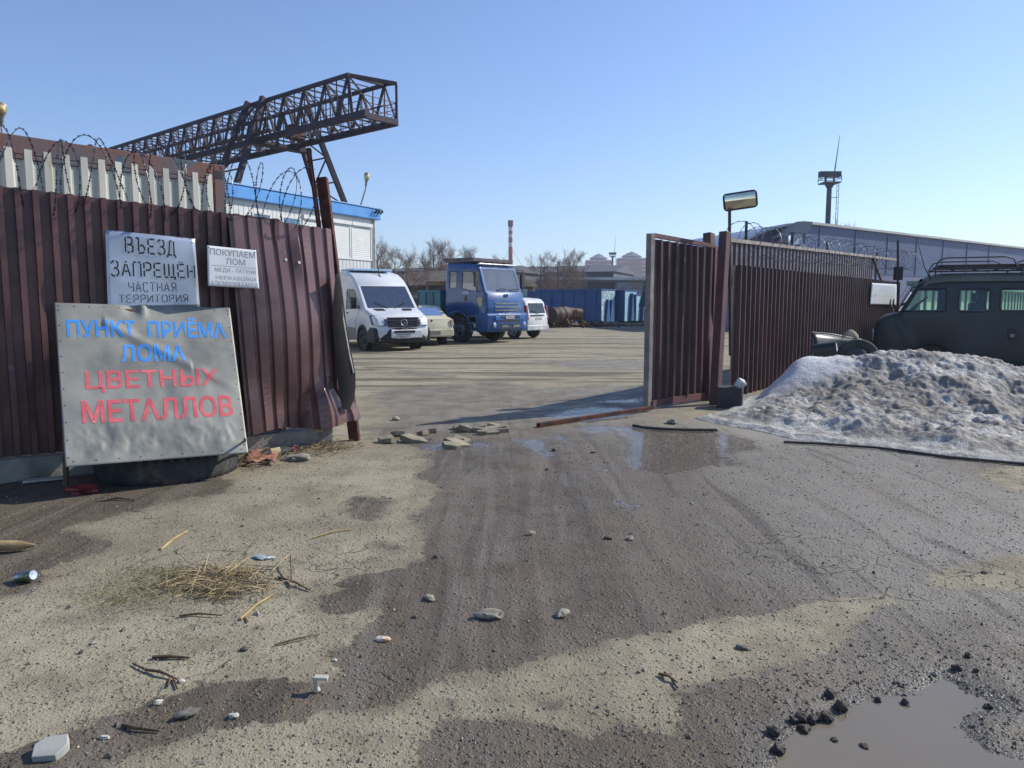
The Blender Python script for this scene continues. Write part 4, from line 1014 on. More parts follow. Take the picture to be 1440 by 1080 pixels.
for s in (1, -1):
    T_.pane('side_window', w1, s, CABG, tr); T_.pane('side_window', w2, s, CABG, tr)
    T_.seal('window_seal', w1, s, BLACKP, tr, .014); T_.seal('window_seal', w2, s, BLACKP, tr, .014)
    T_.seal('door_seam', [(-.40, 1.20), (-.46, 1.95), (-.66, 2.82), (-1.34, 2.84), (-1.34, 1.30), (-1.0, 1.14)], s, pm('seam_blue', '#0d2f5e', '#0b2850', 3, .5), tr, .008)
    T_.patch('corner_light', [(-.22, 1.42), (-.20, 1.72), (-.42, 1.74), (-.44, 1.60), (-.36, 1.40)], s, pm('frosted_lamp', '#a9a983', '#8f8f70', 5, .3), tr, .012)
    T_.patch('door_pocket', [(-1.06, 1.58), (-1.06, 1.78), (-.98, 1.80), (-.94, 1.62)], s, BLACKP, tr, .008)
    b = MB(); b.tube([T_.pt(-.40, s * 1.19, 2.82), (-.28, s * 1.42, 2.80), (-.28, s * 1.42, 2.0), T_.pt(-.40, s * 1.2, 1.95)], .022, 6); b.box((-.34, s * 1.42 - .11, 2.12), (-.24, s * 1.42 + .11, 2.66)); b.build('mirror', BLACKP, tr, bevel=.02)
    b = MB(); an_ = np.linspace(R(-12), R(192), 22); b.prism([(-1.42 + .70 * math.cos(a), .53 + .70 * math.sin(a)) for a in an_] + [(-1.42 + .60 * math.cos(a), .53 + .60 * math.sin(a)) for a in an_[::-1]], lambda a, z, t: Vector((a, s * t, z)), 1.08, 1.245); b.build('wheel_arch', TB, tr, bevel=.02)
    b = MB()
    for z, o in ((.50, .10), (.78, .04), (1.02, -.01)): b.box((-.92, s * 1.10 - .14, z - .03), (-.42, s * 1.10 + .14, z + .02))
    b.build('cab_step', pm('step_tread', '#6b7886', '#44505c', 6, .5, .4), tr)
    wheel(tr, -1.42, s * 1.02, .53, .32, .30, s, '#8a97a4'); 
    for x in (-5.0, -6.35):
        wheel(tr, x, s * .95, .52, .56, .28, s, '#6a7078')
bm_ = [(-.35, .42), (.14, .44), (.20, .56), (.20, 1.08), (.13, 1.14), (-.45, 1.14)]
b = MB()
for a0, a1 in ((-1, -.6), (-.6, .6), (.6, 1)): b.prism(bm_, lambda a, z, t: Vector((a - .16 * max(0, abs(t) - .6) ** 1.3 * 2.2, t * 1.24, z)), a0, a1)
bump = b.build('bumper', TBD, tr, bevel=.03)
b = MB()
for z in (.56, .70, .84, .98): b.box((.195, -.62, z - .03), (.215, .62, z + .04))
b.build('bumper_grille', BLACKP, tr)
b = MB(); b.box((.212, -.56, .60), (.225, -.15, .68)); b.box((.212, .15, .60), (.225, .56, .68)); b.build('grille_strip', CHROME, tr)
for s in (1, -1):
    b = MB(); b.lathe([(.0, .02), (.07, .012), (.09, 0), (.09, -.04)], (.185, s * .93, .70), (1, 0, 0), 16); b.build('fog_light', LAMPG, tr, smooth=50)
    b = MB(); b.box((.10, s * .72 - .18, .88), (.208, s * .72 + .18, 1.04)); b.build('headlight', pm('headlight_shell', '#3f74ad', '#2f62a0', 4, .2), tr, bevel=.02)
T_.front('grille', 2, .05, .55, -.70, .70, TB, tr, .012, .03)
b = MB()
for z in (1.36, 1.50, 1.24): b.box((-.01, -.70, z - .022), (.035, .70, z + .024))
b.build('grille_bar', CHROME, tr)
b = MB(); b.lathe([(0, .03), (.12, .024), (.16, .01), (.16, -.03)], (-.03, 0, 1.80), (1, 0, -.05), 24); e_ = b.build('oval_emblem', CHROME, tr, smooth=60)
b = MB(); b.lathe([(0, .032), (.10, .030), (.125, .024)], (-.028, 0, 1.80), (1, 0, -.05), 24); b.build('emblem_field', pm('emblem_blue', '#173a7c', '#173a7c', 3, .3), e_)
for o in (e_,): o.scale = (1, 1, .55); o.location = (0, 0, 1.80 * .45)
plate_text(tr, 'А345АА', Matrix.Translation((.232, -.05, .98)), .52, .12)
b = MB(); b.box((-.52, -1.12, 2.95), (-.40, 1.12, 3.02)); b.build('roof_visor', CHROME, tr, bevel=.03)
b = MB(); b.box((-2.1, -1.22, 3.10), (-.62, -1.18, 3.22)); b.box((-2.1, 1.18, 3.10), (-.62, 1.22, 3.22)); b.box((-.66, -1.2, 3.09), (-.62, 1.2, 3.21)); b.box((-2.12, -1.2, 3.10), (-2.08, 1.2, 3.24)); b.box((-2.1, -1.1, 3.06), (-.64, 1.1, 3.10)); b.build('roof_board', pm('roof_board_brown', '#5d5560', '#443f4a', 3, .7), tr)
b = MB()
for y in (-.7, -.35, 0, .35, .7): b.tube([(-.60, y, 3.02), (-.58, y, 3.10)], .04, 8)
b.build('marker_light', AMBER, tr)
b = MB()
for y in (-.45, .3): b.tube([(-.12, y, 2.00), (-.05, y + .35, 2.06), (-.10, y + .62, 2.02)], .018, 5)
b.build('wiper', BLACKP, tr)
b = MB()
for y in (-.42, .42): b.box((-8.2, y - .05, .72), (-.4, y + .05, .98))
for x in (-2.6, -4.2, -5.6, -7.6): b.box((x, -.42, .76), (x + .12, .42, .94))
b.build('chassis_frame', DARKM, tr)
b = MB(); b.box((-3.3, -1.1, .45), (-2.4, -.55, .95)); b.tube([(-3.6, -.85, .70), (-4.5, -.85, .70)], .28, 16); b.build('fuel_tank', DARKM, tr, bevel=.03)
b = MB(); b.bar((-2.6, -.35, 1.10), (-8.0, -.35, 1.10), .14, .2); b.bar((-2.6, .35, 1.10), (-8.0, .35, 1.10), .14, .2); b.bar((-3.0, 0, 1.2), (-5.2, 0, 1.35), .3, .3); b.build('hook_lift', DARKM, tr)
b = MB(); b.box((-3.6, -1.15, 1.28), (-2.35, 1.15, 2.02)); box_ = b.build('rear_box', TEAL, tr, bevel=.03)
b = MB()
for x in (-3.6, -3.2, -2.8, -2.4): b.box((x, -1.19, 1.28), (x + .06, -1.152, 2.02))
b.box((-3.62, -1.19, 1.94), (-2.33, 1.18, 2.03)); b.build('rib', TEAL, box_)
letter('lettering', text_bm('3430.', .02), lambda u, v: T_.pt(-.86 - .0 - (1 - u) * .34, -(1.20 + .006), 1.97 - v * .12), (0, 0, 1, 1), pm('white_lettering', '#d9dde0', '#c9ced2', 5, .6), tr)
b = MB(); b.box((-2.0, -1.0, 1.05), (-.5, 1.0, 1.25)); b.box((-.55, -1.0, 1.2), (-.25, 1.0, 1.85)); b.build('cab_floor', DARKM, tr)
for y in (-.55, .55):
    b = MB(); b.box((-1.5, y - .27, 1.25), (-.95, y + .27, 1.6)); b.box((-1.62, y - .26, 1.5), (-1.46, y + .26, 2.35)); b.build('seat', pm('seat_grey', '#8d928c', '#6f746f', 3, .8), tr, bevel=.05)

# ------------------------------------------------------------------ small white estate seen from behind
mo = Vector((1.12, 32.6, 0)); mf = Vector((-.83, .56, 0)).normalized()
mp = thing('parked_car', 'small white boxy estate car seen from behind beyond the blue truck', 'car', mo, heading(mf.x, mf.y))
mt = lambda x, z: 1 - .13 * max(0, (z - .95) / .8) ** 1.3 - .04 * max(0, (.3 - x) / .3) ** 2
mpr = [(.06, .36), (.0, .48), (.0, .95), (.03, 1.05), (.17, 1.55), (.30, 1.68), (.7, 1.75), (2.2, 1.74), (2.7, 1.62), (3.3, 1.12), (4.1, .92), (4.25, .7), (4.25, .36)] + arch(3.4, .36, .34) + arch(.72, .36, .34)
M_ = Shell(mpr, .86, .08, mt); q1 = [(.38, 1.10), (.46, 1.54), (1.15, 1.58), (1.15, 1.08)]; q2 = [(1.25, 1.08), (1.25, 1.58), (2.1, 1.58), (2.1, 1.06)]; q3 = [(2.2, 1.06), (2.2, 1.57), (2.6, 1.5), (3.05, 1.08)]
M_.build('body', VW, mp, [q1, q2, q3], [(3, .06, .92, -.86, .86), (8, .06, .94, -.9, .9)], (1.0, 1.25, 1.5))
M_.front('rear_window', 3, .06, .92, -.86, .86, pm('rear_glass_dark', '#1f2a30', '#263238', 3, .25), mp, out=.0); M_.front('windscreen', 8, .06, .94, -.9, .9, glass('dark_glass'), mp)
for s in (1, -1):
    for q in (q1, q2, q3): M_.pane('side_window', q, s, glass('dark_glass'), mp)
    b = MB(); b.prism([(-.015, .82), (.10, .82), (.16, 1.42), (.07, 1.42)], lambda a, z, t: Vector((a, s * t, z)), .73, .868); b.build('tail_light', RED, mp, bevel=.01)
    wheel(mp, .72, s * .76, .32, .2, .20, s, '#c3c7ca', 'alloy'); wheel(mp, 3.4, s * .76, .32, .2, .20, s, '#c3c7ca', 'alloy')
    M_.patch('side_trim', [(.1, .38), (.1, .62), (.32, .70), (1.1, .70), (1.1, .44), (3.0, .44), (3.0, .38)], s, BLACKP, mp, .01)
b = MB(); b.prism([(-.07, .36), (.25, .36), (.25, .60), (-.05, .58)], lambda a, z, t: Vector((a + .05 * t * t, t, z)), -.86, 0); b.prism([(-.07, .36), (.25, .36), (.25, .60), (-.05, .58)], lambda a, z, t: Vector((a + .05 * t * t, t, z)), 0, .86); b.build('bumper', pm('bumper_grey', '#b9bcbd', '#97999a', 3, .5), mp, bevel=.03)
b = MB(); b.box((-.035, -.45, .98), (.0, .62, 1.02)); b.build('tailgate_strip', DARKM, mp)
b = MB(); b.box((-.012, -.30, .80), (.01, .22, .90)); b.build('number_plate', pm('plate_dirty', '#a9adb0', '#8a8e92', 9, .5), mp)
b = MB(); b.tube([(.0, -.05, 1.07), (.02, .30, 1.17), (.04, .45, 1.17)], .014, 5); b.build('wiper', BLACKP, mp)
b = MB(); b.box((.4, -.60, 1.74), (2.3, -.54, 1.80)); b.box((.4, .54, 1.74), (2.3, .60, 1.80)); b.build('roof_rail', BLACKP, mp)
# ------------------------------------------------------------------ yard skips and scrap
SKIPB = pm('skip_blue', '#15568e', '#11487a', .8, .55, bump=.05, spots=('#2b3b4a', 2.5, .62, .15))
PEEL = pm('peeling_light_blue', '#8fb4c9', '#6f9bb8', 1.3, .6, spots=('#d8d0ba', 3.2, .50, .10), spots2=('#3b3f44', 5.5, .64, .05))
def skip(name, label, o, ang, L, Wd, H, mat, endmat, ribs, wedges, group='roll off skips along the far side of the yard'):
    root = thing(name, label, 'skip', o, ang, group)                   # local x along, seen long side y=0, lit end at x=L
    b = MB(); b.box((0, 0, .18), (L, .05, H)); b.build('side_wall', mat, root)
    b = MB(); b.box((0, Wd - .05, .18), (L, Wd, H)); b.build('side_wall', mat, root)
    b = MB(); b.box((0, .05, .18), (.05, Wd - .05, H)); b.build('end_wall', mat, root)
    b = MB(); b.box((L - .05, .052, .18), (L - .003, Wd - .052, H - .003)); d = b.build('end_door', endmat, root)
    b = MB(); b.box((0, .05, .18), (L - .06, Wd - .05, .24)); b.build('floor', mat, root)
    for k in range(ribs):
        b = MB(); x = L * (k + .5) / ribs; b.box((x - .05, -.07, .2), (x + .05, -.002, H - .10)); b.build('rib', mat, root)
    b = MB(); b.box((-.02, -.08, H - .09), (L + .02, .06, H + .03)); b.box((-.02, Wd - .06, H - .09), (L + .02, Wd + .08, H + .03)); b.box((L - .02, .06, H - .06), (L + .03, Wd - .06, H + .03)); b.build('rim', mat, root)
    for y0, y1, h0, h1, out in wedges:
        b = MB(); b.prism([(y0, .2), (y1, .2), ((y0 + y1) / 2 + .15 * (y1 - y0), h1), ((y0 + y1) / 2 - .1 * (y1 - y0), h0)], lambda a, z, t: Vector((L + t, a, z)), .004, out); b.build('dark_wedge', mat, root)  # dark plates stand in for wedge shapes on the end face
    b = MB()
    for y in (.3, Wd - .4): b.box((.2, y, .0), (L - .1, y + .12, .18))
    b.build('runner', DARKM, root)
    return root
e0 = Vector((845 / F * 53 - 720 / F * 53, 53, 0)); a1 = R(-32)
o0 = e0 - Vector((math.cos(a1), math.sin(a1), 0)) * 5.3
skip('roll_off_skip', 'long dark blue skip with peeling pale end left of the open gate', o0, a1, 5.3, 2.3, 2.45, SKIPB, PEEL, 6, [(.55, 1.15, 1.75, 1.7, .16), (1.2, 1.85, 1.75, 1.6, .16)])
e1 = at(878, 460, 55); e1.z = 0
skip('roll_off_skip', 'blue skip with light blue end partly hidden behind the long peeling one', e1 - Vector((math.cos(a1), math.sin(a1), 0)) * 4.5, a1, 4.5, 2.2, 2.4, SKIPB, pm('pale_blue_paint', '#7fb3cf', '#92bcd0', 2, .6, spots=('#b9c2b8', 3, .58, .1)), 5, [(.75, 1.3, 2.2, 2.0, .22)])
e2 = at(894, 460, 56.2); e2.z = 0
skip('roll_off_skip', 'narrow light blue skip end showing just left of the green bin', e2 - Vector((math.cos(a1), math.sin(a1), 0)) * 4, a1, 4, 2.2, 2.1, SKIPB, pm('pale_blue_paint', '#7fb3cf'), 4, [(.7, 1.3, 1.7, 1.4, .25)])
e3 = at(760, 460, 58); e3.z = 0
skip('roll_off_skip', 'low dark blue skip behind the small white car', e3 - Vector((math.cos(a1), math.sin(a1), 0)) * 2.8, a1, 5.0, 2.2, 2.35, SKIPB, PEEL, 5, [])
GREENB = pm('green_bin_paint', '#1f5f57', '#1a4f4c', 1.4, .6, spots=('#3a4440', 3, .62, .15))
gb = thing('scrap_grab_bin', 'raised dark green bin with rolled lid beside the open gate leaf', 'bin', at(896, 461, 51.5) * Vector((1, 1, 0)) if False else (at(896, 461, 51.5).x, 51.5, 0), R(-8))
b = MB(); b.prism([(.1, 1.25), (2.6, 1.25), (2.6, 2.9), (.45, 2.9)], lambda a, z, t: Vector((a, t, z)), 0, 2.0); b.build('hopper', GREENB, gb, bevel=.03)
b = MB(); b.box((.35, -.06, 2.86), (2.7, 2.06, 2.96)); b.build('lid', pm('green_lid', '#2a8068', '#226a58', 2, .5), gb)
for x in (.7, 2.2):
    for y in (.1, 1.8):
        b = MB(); b.box((x, y, 0), (x + .16, y + .16, 1.25)); b.build('leg', DARKM, gb)
b = MB(); b.bar((.75, .15, .1), (2.25, .15, 1.2), .08); b.box((.5, .5, .3), (2.2, 1.5, 1.0)); b.build('base', DARKM, gb)
tb = at(724, 429, 50); bx_ = thing('teal_tank', 'pale teal metal tank box on legs seen above the small white car', 'tank', (tb.x, 50, 0))
b = MB(); b.box((0, 0, 1.35), (.8, 1.2, 2.35)); b.build('body', pm('pale_teal', '#86aaa8', '#6f9896', 2, .5, spots=('#b7c2bd', 4, .6, .1)), bx_, bevel=.04)
b = MB(); b.box((-.03, -.03, 2.30), (.83, 1.23, 2.40)); b.build('lid', pm('pale_teal_lid', '#a9c2bf'), bx_)
b = MB(); 
for x in (.05, .67):
    for y in (.05, 1.05): b.box((x, y, 0), (x + .08, y + .08, 1.35))
b.build('leg', DARKM, bx_)
# scrap heap
SCR = [RUSTM, DARKM, pm('scrap_grey', '#57534e', '#3a3733', 5, .7, .3), pm('scrap_brown', '#6b4a35', '#46322a', 4, .8), pm('scrap_pale', '#8f8a80', '#6e6a62', 5, .6)]
rg = random.Random(11)
b = MB()
def heap(cx, cy, w, d, h, n, sz):
    for k in range(n):
        a = rg.gauss(0, .42); c = rg.gauss(0, .42); z = h * max(0, 1 - (a * a + c * c) * 1.1) * rg.random()
        p = Vector((cx + a * w, cy + c * d, z + .05)); s = sz * rg.uniform(.3, 1)
        M = Matrix.Translation(p) @ Matrix.Rotation(rg.uniform(0, 6), 4, Vector((rg.gauss(0, 1), rg.gauss(0, 1), rg.gauss(0, 1))))
        b.box((-s * rg.uniform(.3, 1), -s * .3, -s * .08), (s, s * .3, s * rg.uniform(.05, .3)), M)
hc = at(795, 462, 47.5)
heap(hc.x, 47.5, 1.7, 1.2, 1.1, 120, .38); heap(hc.x + 1.5, 48, 2.0, .9, .35, 90, .22)
tag(b.build('scrap_heap', SCR[3]), 'mound of brown scrap pieces in front of the long blue skip', 'scrap', kind='stuff')
b = MB(); rg2 = random.Random(3)
for k in range(170):
    u = rg2.random(); p = at(800 + 112 * u, 464, 50.5 + rg2.gauss(0, .6)); s = rg2.uniform(.05, .22); M = Matrix.Translation((p.x, p.y, .06)) @ Matrix.Rotation(rg2.uniform(0, 6), 4, (rg2.random(), rg2.random(), 1)); b.box((-s, -s * .6, -s * .2), (s, s * .6, s * .3), M)
tag(b.build('pale_litter', SCR[4]), 'strip of pale rubble and old snow lumps along the foot of the skips', 'rubble', kind='stuff')
def drum(name, label, c, ax, r, L, mat):
    t = thing(name, label, 'drum', c); b = MB(); b.lathe([(r * .9, 0), (r, .01), (r, L * .3), (r * 1.04, L * .33), (r, L * .36), (r, L * .64), (r * 1.04, L * .67), (r, L * .7), (r, L), (r * .92, L), (r * .88, L * .95), (r * .88, .02)], (0, 0, 0), ax, 20); b.build('shell', mat, t, smooth=40)
    b = MB(); b.lathe([(0, .05), (r * .88, .05)], (0, 0, 0), ax, 20); b.build('end_plate', DARKM, t)
dc = at(776, 450, 46.2)
drum('rusty_drum', 'rusty open drum lying on its side at the left end of the scrap mound', (dc.x, 46.2, .75), (.75, .65, .05), .48, 1.3, pm('drum_brown', '#5a3f33', '#34272a', 3, .7))
dc = at(792, 447, 47.2)
drum('rusty_drum', 'tan rusted cylinder lying on top of the scrap mound', (dc.x, 47.2, .95), (.9, .2, -.1), .32, 1.2, pm('drum_tan', '#8a6a4e', '#5d4537', 4, .8))
b = MB(); p0, p1, p2 = at(771, 438, 47.5), at(794, 430, 47.5), at(797, 443, 47.4); b.tube([p0, p1, p2], .04, 6)
tag(b.build('bent_pipe', DARKM), 'thin bent pipe sticking up out of the scrap mound against the blue skip', 'pipe')

# ------------------------------------------------------------------ buildings far off
WALLG = pm('grey_wall', '#6f7681', '#5f6672', .12, .8, world=True, spots=('#4a5160', .3, .58, .2))
ROOFG = pm('grey_roof', '#5b5d66', '#4c4e58', .15, .8, world=True)
def shed(name, label, p0, p1, dep, h, rise, wallm, roofm, trim=None, bands=None):
    """p0->p1 front eave line left to right"""
    p0, p1 = Vector((p0[0], p0[1], 0)), Vector((p1[0], p1[1], 0)); L = (p1 - p0).length
    root = thing(name, label, 'building'); M = frame(p0, p1 - p0); root.matrix_world = M
    b = MB(); b.box((0, 0, 0), (L, dep, h)); b.build('wall', wallm, root)
    b = MB(); b.prism([(-.4, h + .02), (dep / 2, h + rise), (dep + .4, h + .02), (dep / 2, h + .01)], lambda a, z, t: Vector((t, a, z)), -.3, L + .3); b.build('roof', roofm, root)
    if trim: b = MB(); b.box((-.3, -.5, h - .25), (L + .3, -.02, h + .06)); b.build('eave', trim, root)
    return root, L
p0, p1 = at(733, 440, 92), at(960, 440, 98)
sh, L = shed('long_shed', 'long low grey shed with pale eave strip behind the blue skips', p0, p1, 14, 4.55, .3, WALLG, ROOFG, pm('pale_eave', '#b9bcc0', '#a4a8ae', .5, .6))
for k, (x0, x1, z0, z1, c) in enumerate(((8.5, 12.2, 1.9, 4.0, '#2f3640'), (12.4, 19.5, 1.9, 4.0, '#7d8a98'), (1.2, 8.3, 2.2, 3.9, '#56606b'), (8.5, 19.5, .2, 1.75, '#6c7684'), (1.2, 8.2, .2, 2.0, '#4f5762'))):
    b = MB(); b.box((x0, -.06, z0), (x1, -.005, z1)); b.build('wall_panel', pm('panel_' + c[1:], c, None, .3, .7), sh)
b = MB()
for z in (.9, 1.7, 2.5, 3.3): b.box((.6, -.14, z), (8.4, -.07, z + .06))
for k in range(6): b.box((.6 + k * 1.5, -.14, .2), (.66 + k * 1.5, -.07, 4.0))
b.build('pipe_rack', pm('rack', '#39414b', '#2c333c', 1, .6), sh)
p0, p1 = at(700, 440, 118), at(862, 440, 112)
shed('workshop', 'dark grey flat topped workshop rising behind the long low shed', p0, p1, 16, 6.0, 1.3, pm('dark_grey_wall', '#565c69', '#4a505e', .1, .8), ROOFG)
p0, p1 = at(520, 440, 86), at(690, 440, 80)
shed('workshop', 'dark brown grey workshop behind bare trees between the office and the blue truck', p0, p1, 16, 4.9, .8, pm('brown_grey_wall', '#5e5a60', '#4c4a53', .15, .8, spots=('#6a6f80', .5, .6, .2)), ROOFG)
p0, p1 = at(530, 440, 66), at(660, 440, 60)
shed('lean_to', 'low lean-to with dull sloping roof behind the timber gate', p0, p1, 9, 2.9, 1.4, pm('dull_brown_wall', '#5d5148', '#48403a', .3, .8), pm('old_slate', '#6b6258', '#50493f', .6, .9))
# timber yard gate
TIM = pm('old_timber', '#8a6d4e', '#5f4a38', 1.5, .85)
tg = thing('timber_gate', 'brown framed gate with pale vertical slats behind the white van bonnet', 'gate', (at(563, 440, 52).x, 52, 0), R(-4))
b = MB()
for x in (0, 2.9, 3.6): b.box((x, -.06, 0), (x + .14, .08, 2.35))
b.box((0, -.05, 2.1), (3.7, .05, 2.24)); b.box((.14, -.04, .5), (2.9, .04, .6)); b.build('frame', TIM, tg)
b = MB()
for k in range(16): b.box((.2 + k * .17, -.02, .1), (.29 + k * .17, .01, 2.05))
b.build('slat', pm('pale_slat', '#a8a294', '#857f73', 2, .8), tg)
b = MB(); b.bar(at(600, 398, 54), at(655, 398, 54), .12, .25); b.bar(at(600, 398, 54), at(600, 430, 54), .15); b.bar(at(648, 398, 54), at(648, 430, 54), .15)
tag(b.build('timber_rail', TIM), 'brown timber rail on two posts just left of the blue truck cab', 'rail')
bp = at(650, 372, 60); lamp('street_lamp', 'small white globe lamp on a curved arm left of the blue truck cab', (at(648, 420, 60).x - .4, 60, 0), at(640, 390, 60), (.9, 0, -.1), .9, '#e0e0dc')

# chimney, masts, towers
def chimney():
    c = at(718, 440, 300); t = thing('factory_chimney', 'tall thin red chimney with white bands far behind the blue truck', 'chimney', (c.x, 300, 0))
    ztop = at(718, 310, 300).z; r = .95
    RDP = pm('chimney_red', '#a63c3c', '#8f3236', .3, .7); WHP = pm('chimney_white', '#d0c6c4', '#bcb2b0', .3, .7)
    zs = [0, at(0, 347, 300).z, at(0, 341, 300).z, at(0, 334, 300).z, at(0, 329, 300).z, at(0, 325, 300).z, at(0, 320, 300).z, ztop]
    ms = [RDP, RDP, WHP, RDP, WHP, RDP, WHP]
    ms = [RDP, WHP, WHP, RDP, WHP, RDP, WHP]
    b = MB(); b.lathe([(0, 0), (r, 0), (r * .86, zs[1])], n=20); b.build('shaft', RDP, t, smooth=40)
    for k in range(1, 7):
        b = MB(); q = .86; b.lathe([(r * q, zs[k]), (r * q, zs[k + 1])], n=20); b.build('painted_band', (WHP if k in (1, 3, 5) else RDP), t, smooth=40)
    b = MB(); b.lathe([(r * 1.05, ztop - 2.2), (r * 1.15, ztop), (r * .7, ztop + .01)], n=20); b.build('crown', pm('chimney_crown', '#6b3038', '#59282f', 1, .7), t, smooth=40)
    b = MB()
    for dx, dy in ((11, 3), (-9, -6), (0, 12)): b.tube([(0, 0, zs[1]), (dx * 1.3, dy * 1.3, 0)], .05, 4)
    b.build('guy_wire', DARKM, t)
chimney()
def mast(name, label, px, pyt, Y, r, plat, whip, w):
    c = at(px, 430, Y); t = thing(name, label, 'mast', (c.x, Y, 0)); zt = at(px, pyt, Y).z
    MM = pm('mast_grey', '#4b5564', '#3c4553', .6, .6, .3)
    b = MB(); b.tube([(0, 0, 0), (0, 0, zt)], [r, r * .8], 12); b.build('pole', MM, t, smooth=60)
    b = MB(); b.box((-w, -w, zt - .15), (w, w, zt - .05)); b.lathe([(r, zt - .5), (w * .6, zt - .15)], n=12); b.build('platform', MM, t)
    b = MB()
    for z in (.25, .45):
        for s in (-1, 1): b.bar((-w, s * w, zt + z), (w, s * w, zt + z), .05); b.bar((s * w, -w, zt + z), (s * w, w, zt + z), .05)
    for x in (-w, 0, w):
        for y in (-w, w): b.bar((x, y, zt), (x, y, zt + .45), .05)
    b.build('railing', MM, t)
    b = MB(); b.box((-w * 1.3, -.25, zt + .45), (w * 1.25, .25, zt + .92 * plat)); b.bar((-w * .5, 0, zt), (-w * .5, 0, zt + .5), .12); b.bar((w * .5, 0, zt), (w * .5, 0, zt + .5), .12); b.build('lamp_array', pm('lamp_array', '#2d3542', '#252c38', 1, .5), t)
    b = MB(); tp = at(whip[0], whip[1], Y); tp = Vector((tp.x - c.x, 0, tp.z)); s0 = Vector((w * .5, 0, zt + .5)); b.tube([s0, s0.lerp(tp, .35), tp], [.07, .05, .02], 5); b.build('antenna', MM, t)
    b = MB()
    for s in (-.2, .2): b.bar((r + .5, s, .5), (r + .5, s, zt), .04)
    for k in range(int(zt / .5)): b.bar((r + .5, -.2, .5 + k * .5), (r + .5, .2, .5 + k * .5), .03)
    for k in range(4): b.bar((r * .8, 0, zt * (k + 1) / 4.5), (r + .5, 0, zt * (k + 1) / 4.5), .05)
    b.build('ladder', pm('ladder_grey', '#8a94a3', '#7a8493', 1, .6), t)
mast('floodlight_mast', 'tall grey floodlight mast with leaning whip antenna behind the blue grey warehouse', 1159, 256, 70, .27, 1, (1181, 190), .75)
mast('floodlight_mast', 'distant lamp mast with thin whip between the two brick towers', 860.5, 360, 200, .28, 1, (866, 331), .75)
def tower(label, pa, pb, ptop, Y, pc):
    a, b_ = at(pa, 430, Y), at(pb, 430, Y); w = b_.x - a.x; H = at(0, ptop, Y).z
    t = thing('apartment_tower', label, 'building', (a.x, Y, 0), 0, 'brick apartment towers on the skyline')
    BR = pm('tower_brick', '#a3665e', '#925a54', .1, .8); LT = pm('tower_pale', '#c9b9ad', '#b8a89e', .1, .8); GL = pm('tower_window', '#4f5d72', '#45526a', .1, .3)
    b = MB(); b.box((0, 0, 0), (w, w * .8, H)); b.box((w * .22, -1.2, 0), (w * .78, -.01, H)); b.build('wall', BR, t)
    n = int(H / 3)
    for k in range(n):
        b = MB(); z = k * 3 + 1.2
        for x0, x1, y in ((.02, .20, -.1), (.80, .98, -.1)): b.box((w * x0, y - .9, z - .9), (w * x1, y + .05, z))
        b.build('balcony', LT, t)
        for x in (.29, .41, .53, .65):
            if z > H * .45:
                b = MB(); b.box((w * x, -1.3, z), (w * (x + .07), -1.195, z + 1.5)); b.build('window', GL, t)
    b = MB(); b.box((-.3, -.3, H), (w + .3, w * .8 + .3, H + .8)); b.build('parapet', LT, t)
    c = Vector((w * .5, w * .4, H + .8)); s = w * .30; hh = at(0, pc, Y).z - H - .8
    b = MB(); b.lathe([(s * 1.15, 0), (s * 1.15, hh * .25), (s * 1.3, hh * .28), (s * .62, hh * .62), (s * .62, hh * .68), (s * .15, hh * .86), (0, hh)], c, (0, 0, 1), 8); b.build('cupola', pm('cupola_grey', '#6b6a75', '#5d5d69', .2, .7), t)
    return t
tower('pale red brick apartment tower with dark cupola, left of the distant lamp mast', 825, 860, 367, 600, 355)
tower('pale red brick apartment tower with dark cupola, right of the distant lamp mast', 870, 909, 364, 560, 352)

# right hand warehouse and arched shed
WB = pm('blue_grey_cladding', '#4a5d82', '#425376', .15, .6, stretch=(1, 1, .3)); WB2 = pm('lilac_lower_wall', '#77789a', '#6d6f8e', .2, .7)
w0, w1 = at(1128, 440, 45), at(1470, 440, 70)
d_ = Vector((w1.x - w0.x, 70 - 45, 0)); Lw = d_.length + 12; Mw = frame((w0.x, 45, 0), d_); yk = Mw.inverted().to_3x3() @ Vector((.52, .854, 0))
SK = Matrix(((1, yk.x, 0, 0), (0, yk.y, 0, 0), (0, 0, 1, 0), (0, 0, 0, 1)))   # end wall runs back at an angle
wh = thing('warehouse', 'blue grey warehouse with long pale roof edge behind the right hand fence', 'building'); wh.matrix_world = Mw
hz = at(1128, 315, 45).z
b = MB(); b.box((0, 0, hz * .55), (Lw, 14, hz), SK); b.build('wall', WB, wh)
b = MB(); b.box((0, .05, 0), (Lw, 13.9, hz * .55 - .004), SK); b.build('lower_wall', WB2, wh)
b = MB(); b.box((-.2, -.5, hz), (Lw, 14.2, hz + .14), SK); b.build('roof_edge', pm('pale_flashing', '#cdc7ba', '#b5b0a5', .4, .5), wh)
b = MB(); b.prism([(0, hz + .14), (7, hz + .3), (14, hz + .14)], lambda a, z, t: SK @ Vector((t, a, z)), 0, Lw); b.build('roof', ROOFG, wh)
for k in range(7):
    b = MB(); x = 1.5 + k * 4.2; b.box((x, -.04, hz * .56), (x + .08, -.003, hz - .02)); b.build('cladding_seam', pm('seam_grey', '#4c5d78', '#43546e', .5, .6), wh)
b = MB(); b.box((-1.6, .3, 0), (-.02, 6, hz - .25), SK); b.build('end_bay', pm('pale_end_bay', '#a9b4c4', '#99a5b6', .4, .6), wh)
b = MB(); b.box((-.9, -.25, hz * .55), (-.3, .29, hz * .8)); b.build('vent_box', pm('vent_grey', '#7b8798', '#6c7889', .5, .6), wh)
ah = at(1003, 440, 43); ah2 = at(1104, 440, 46)
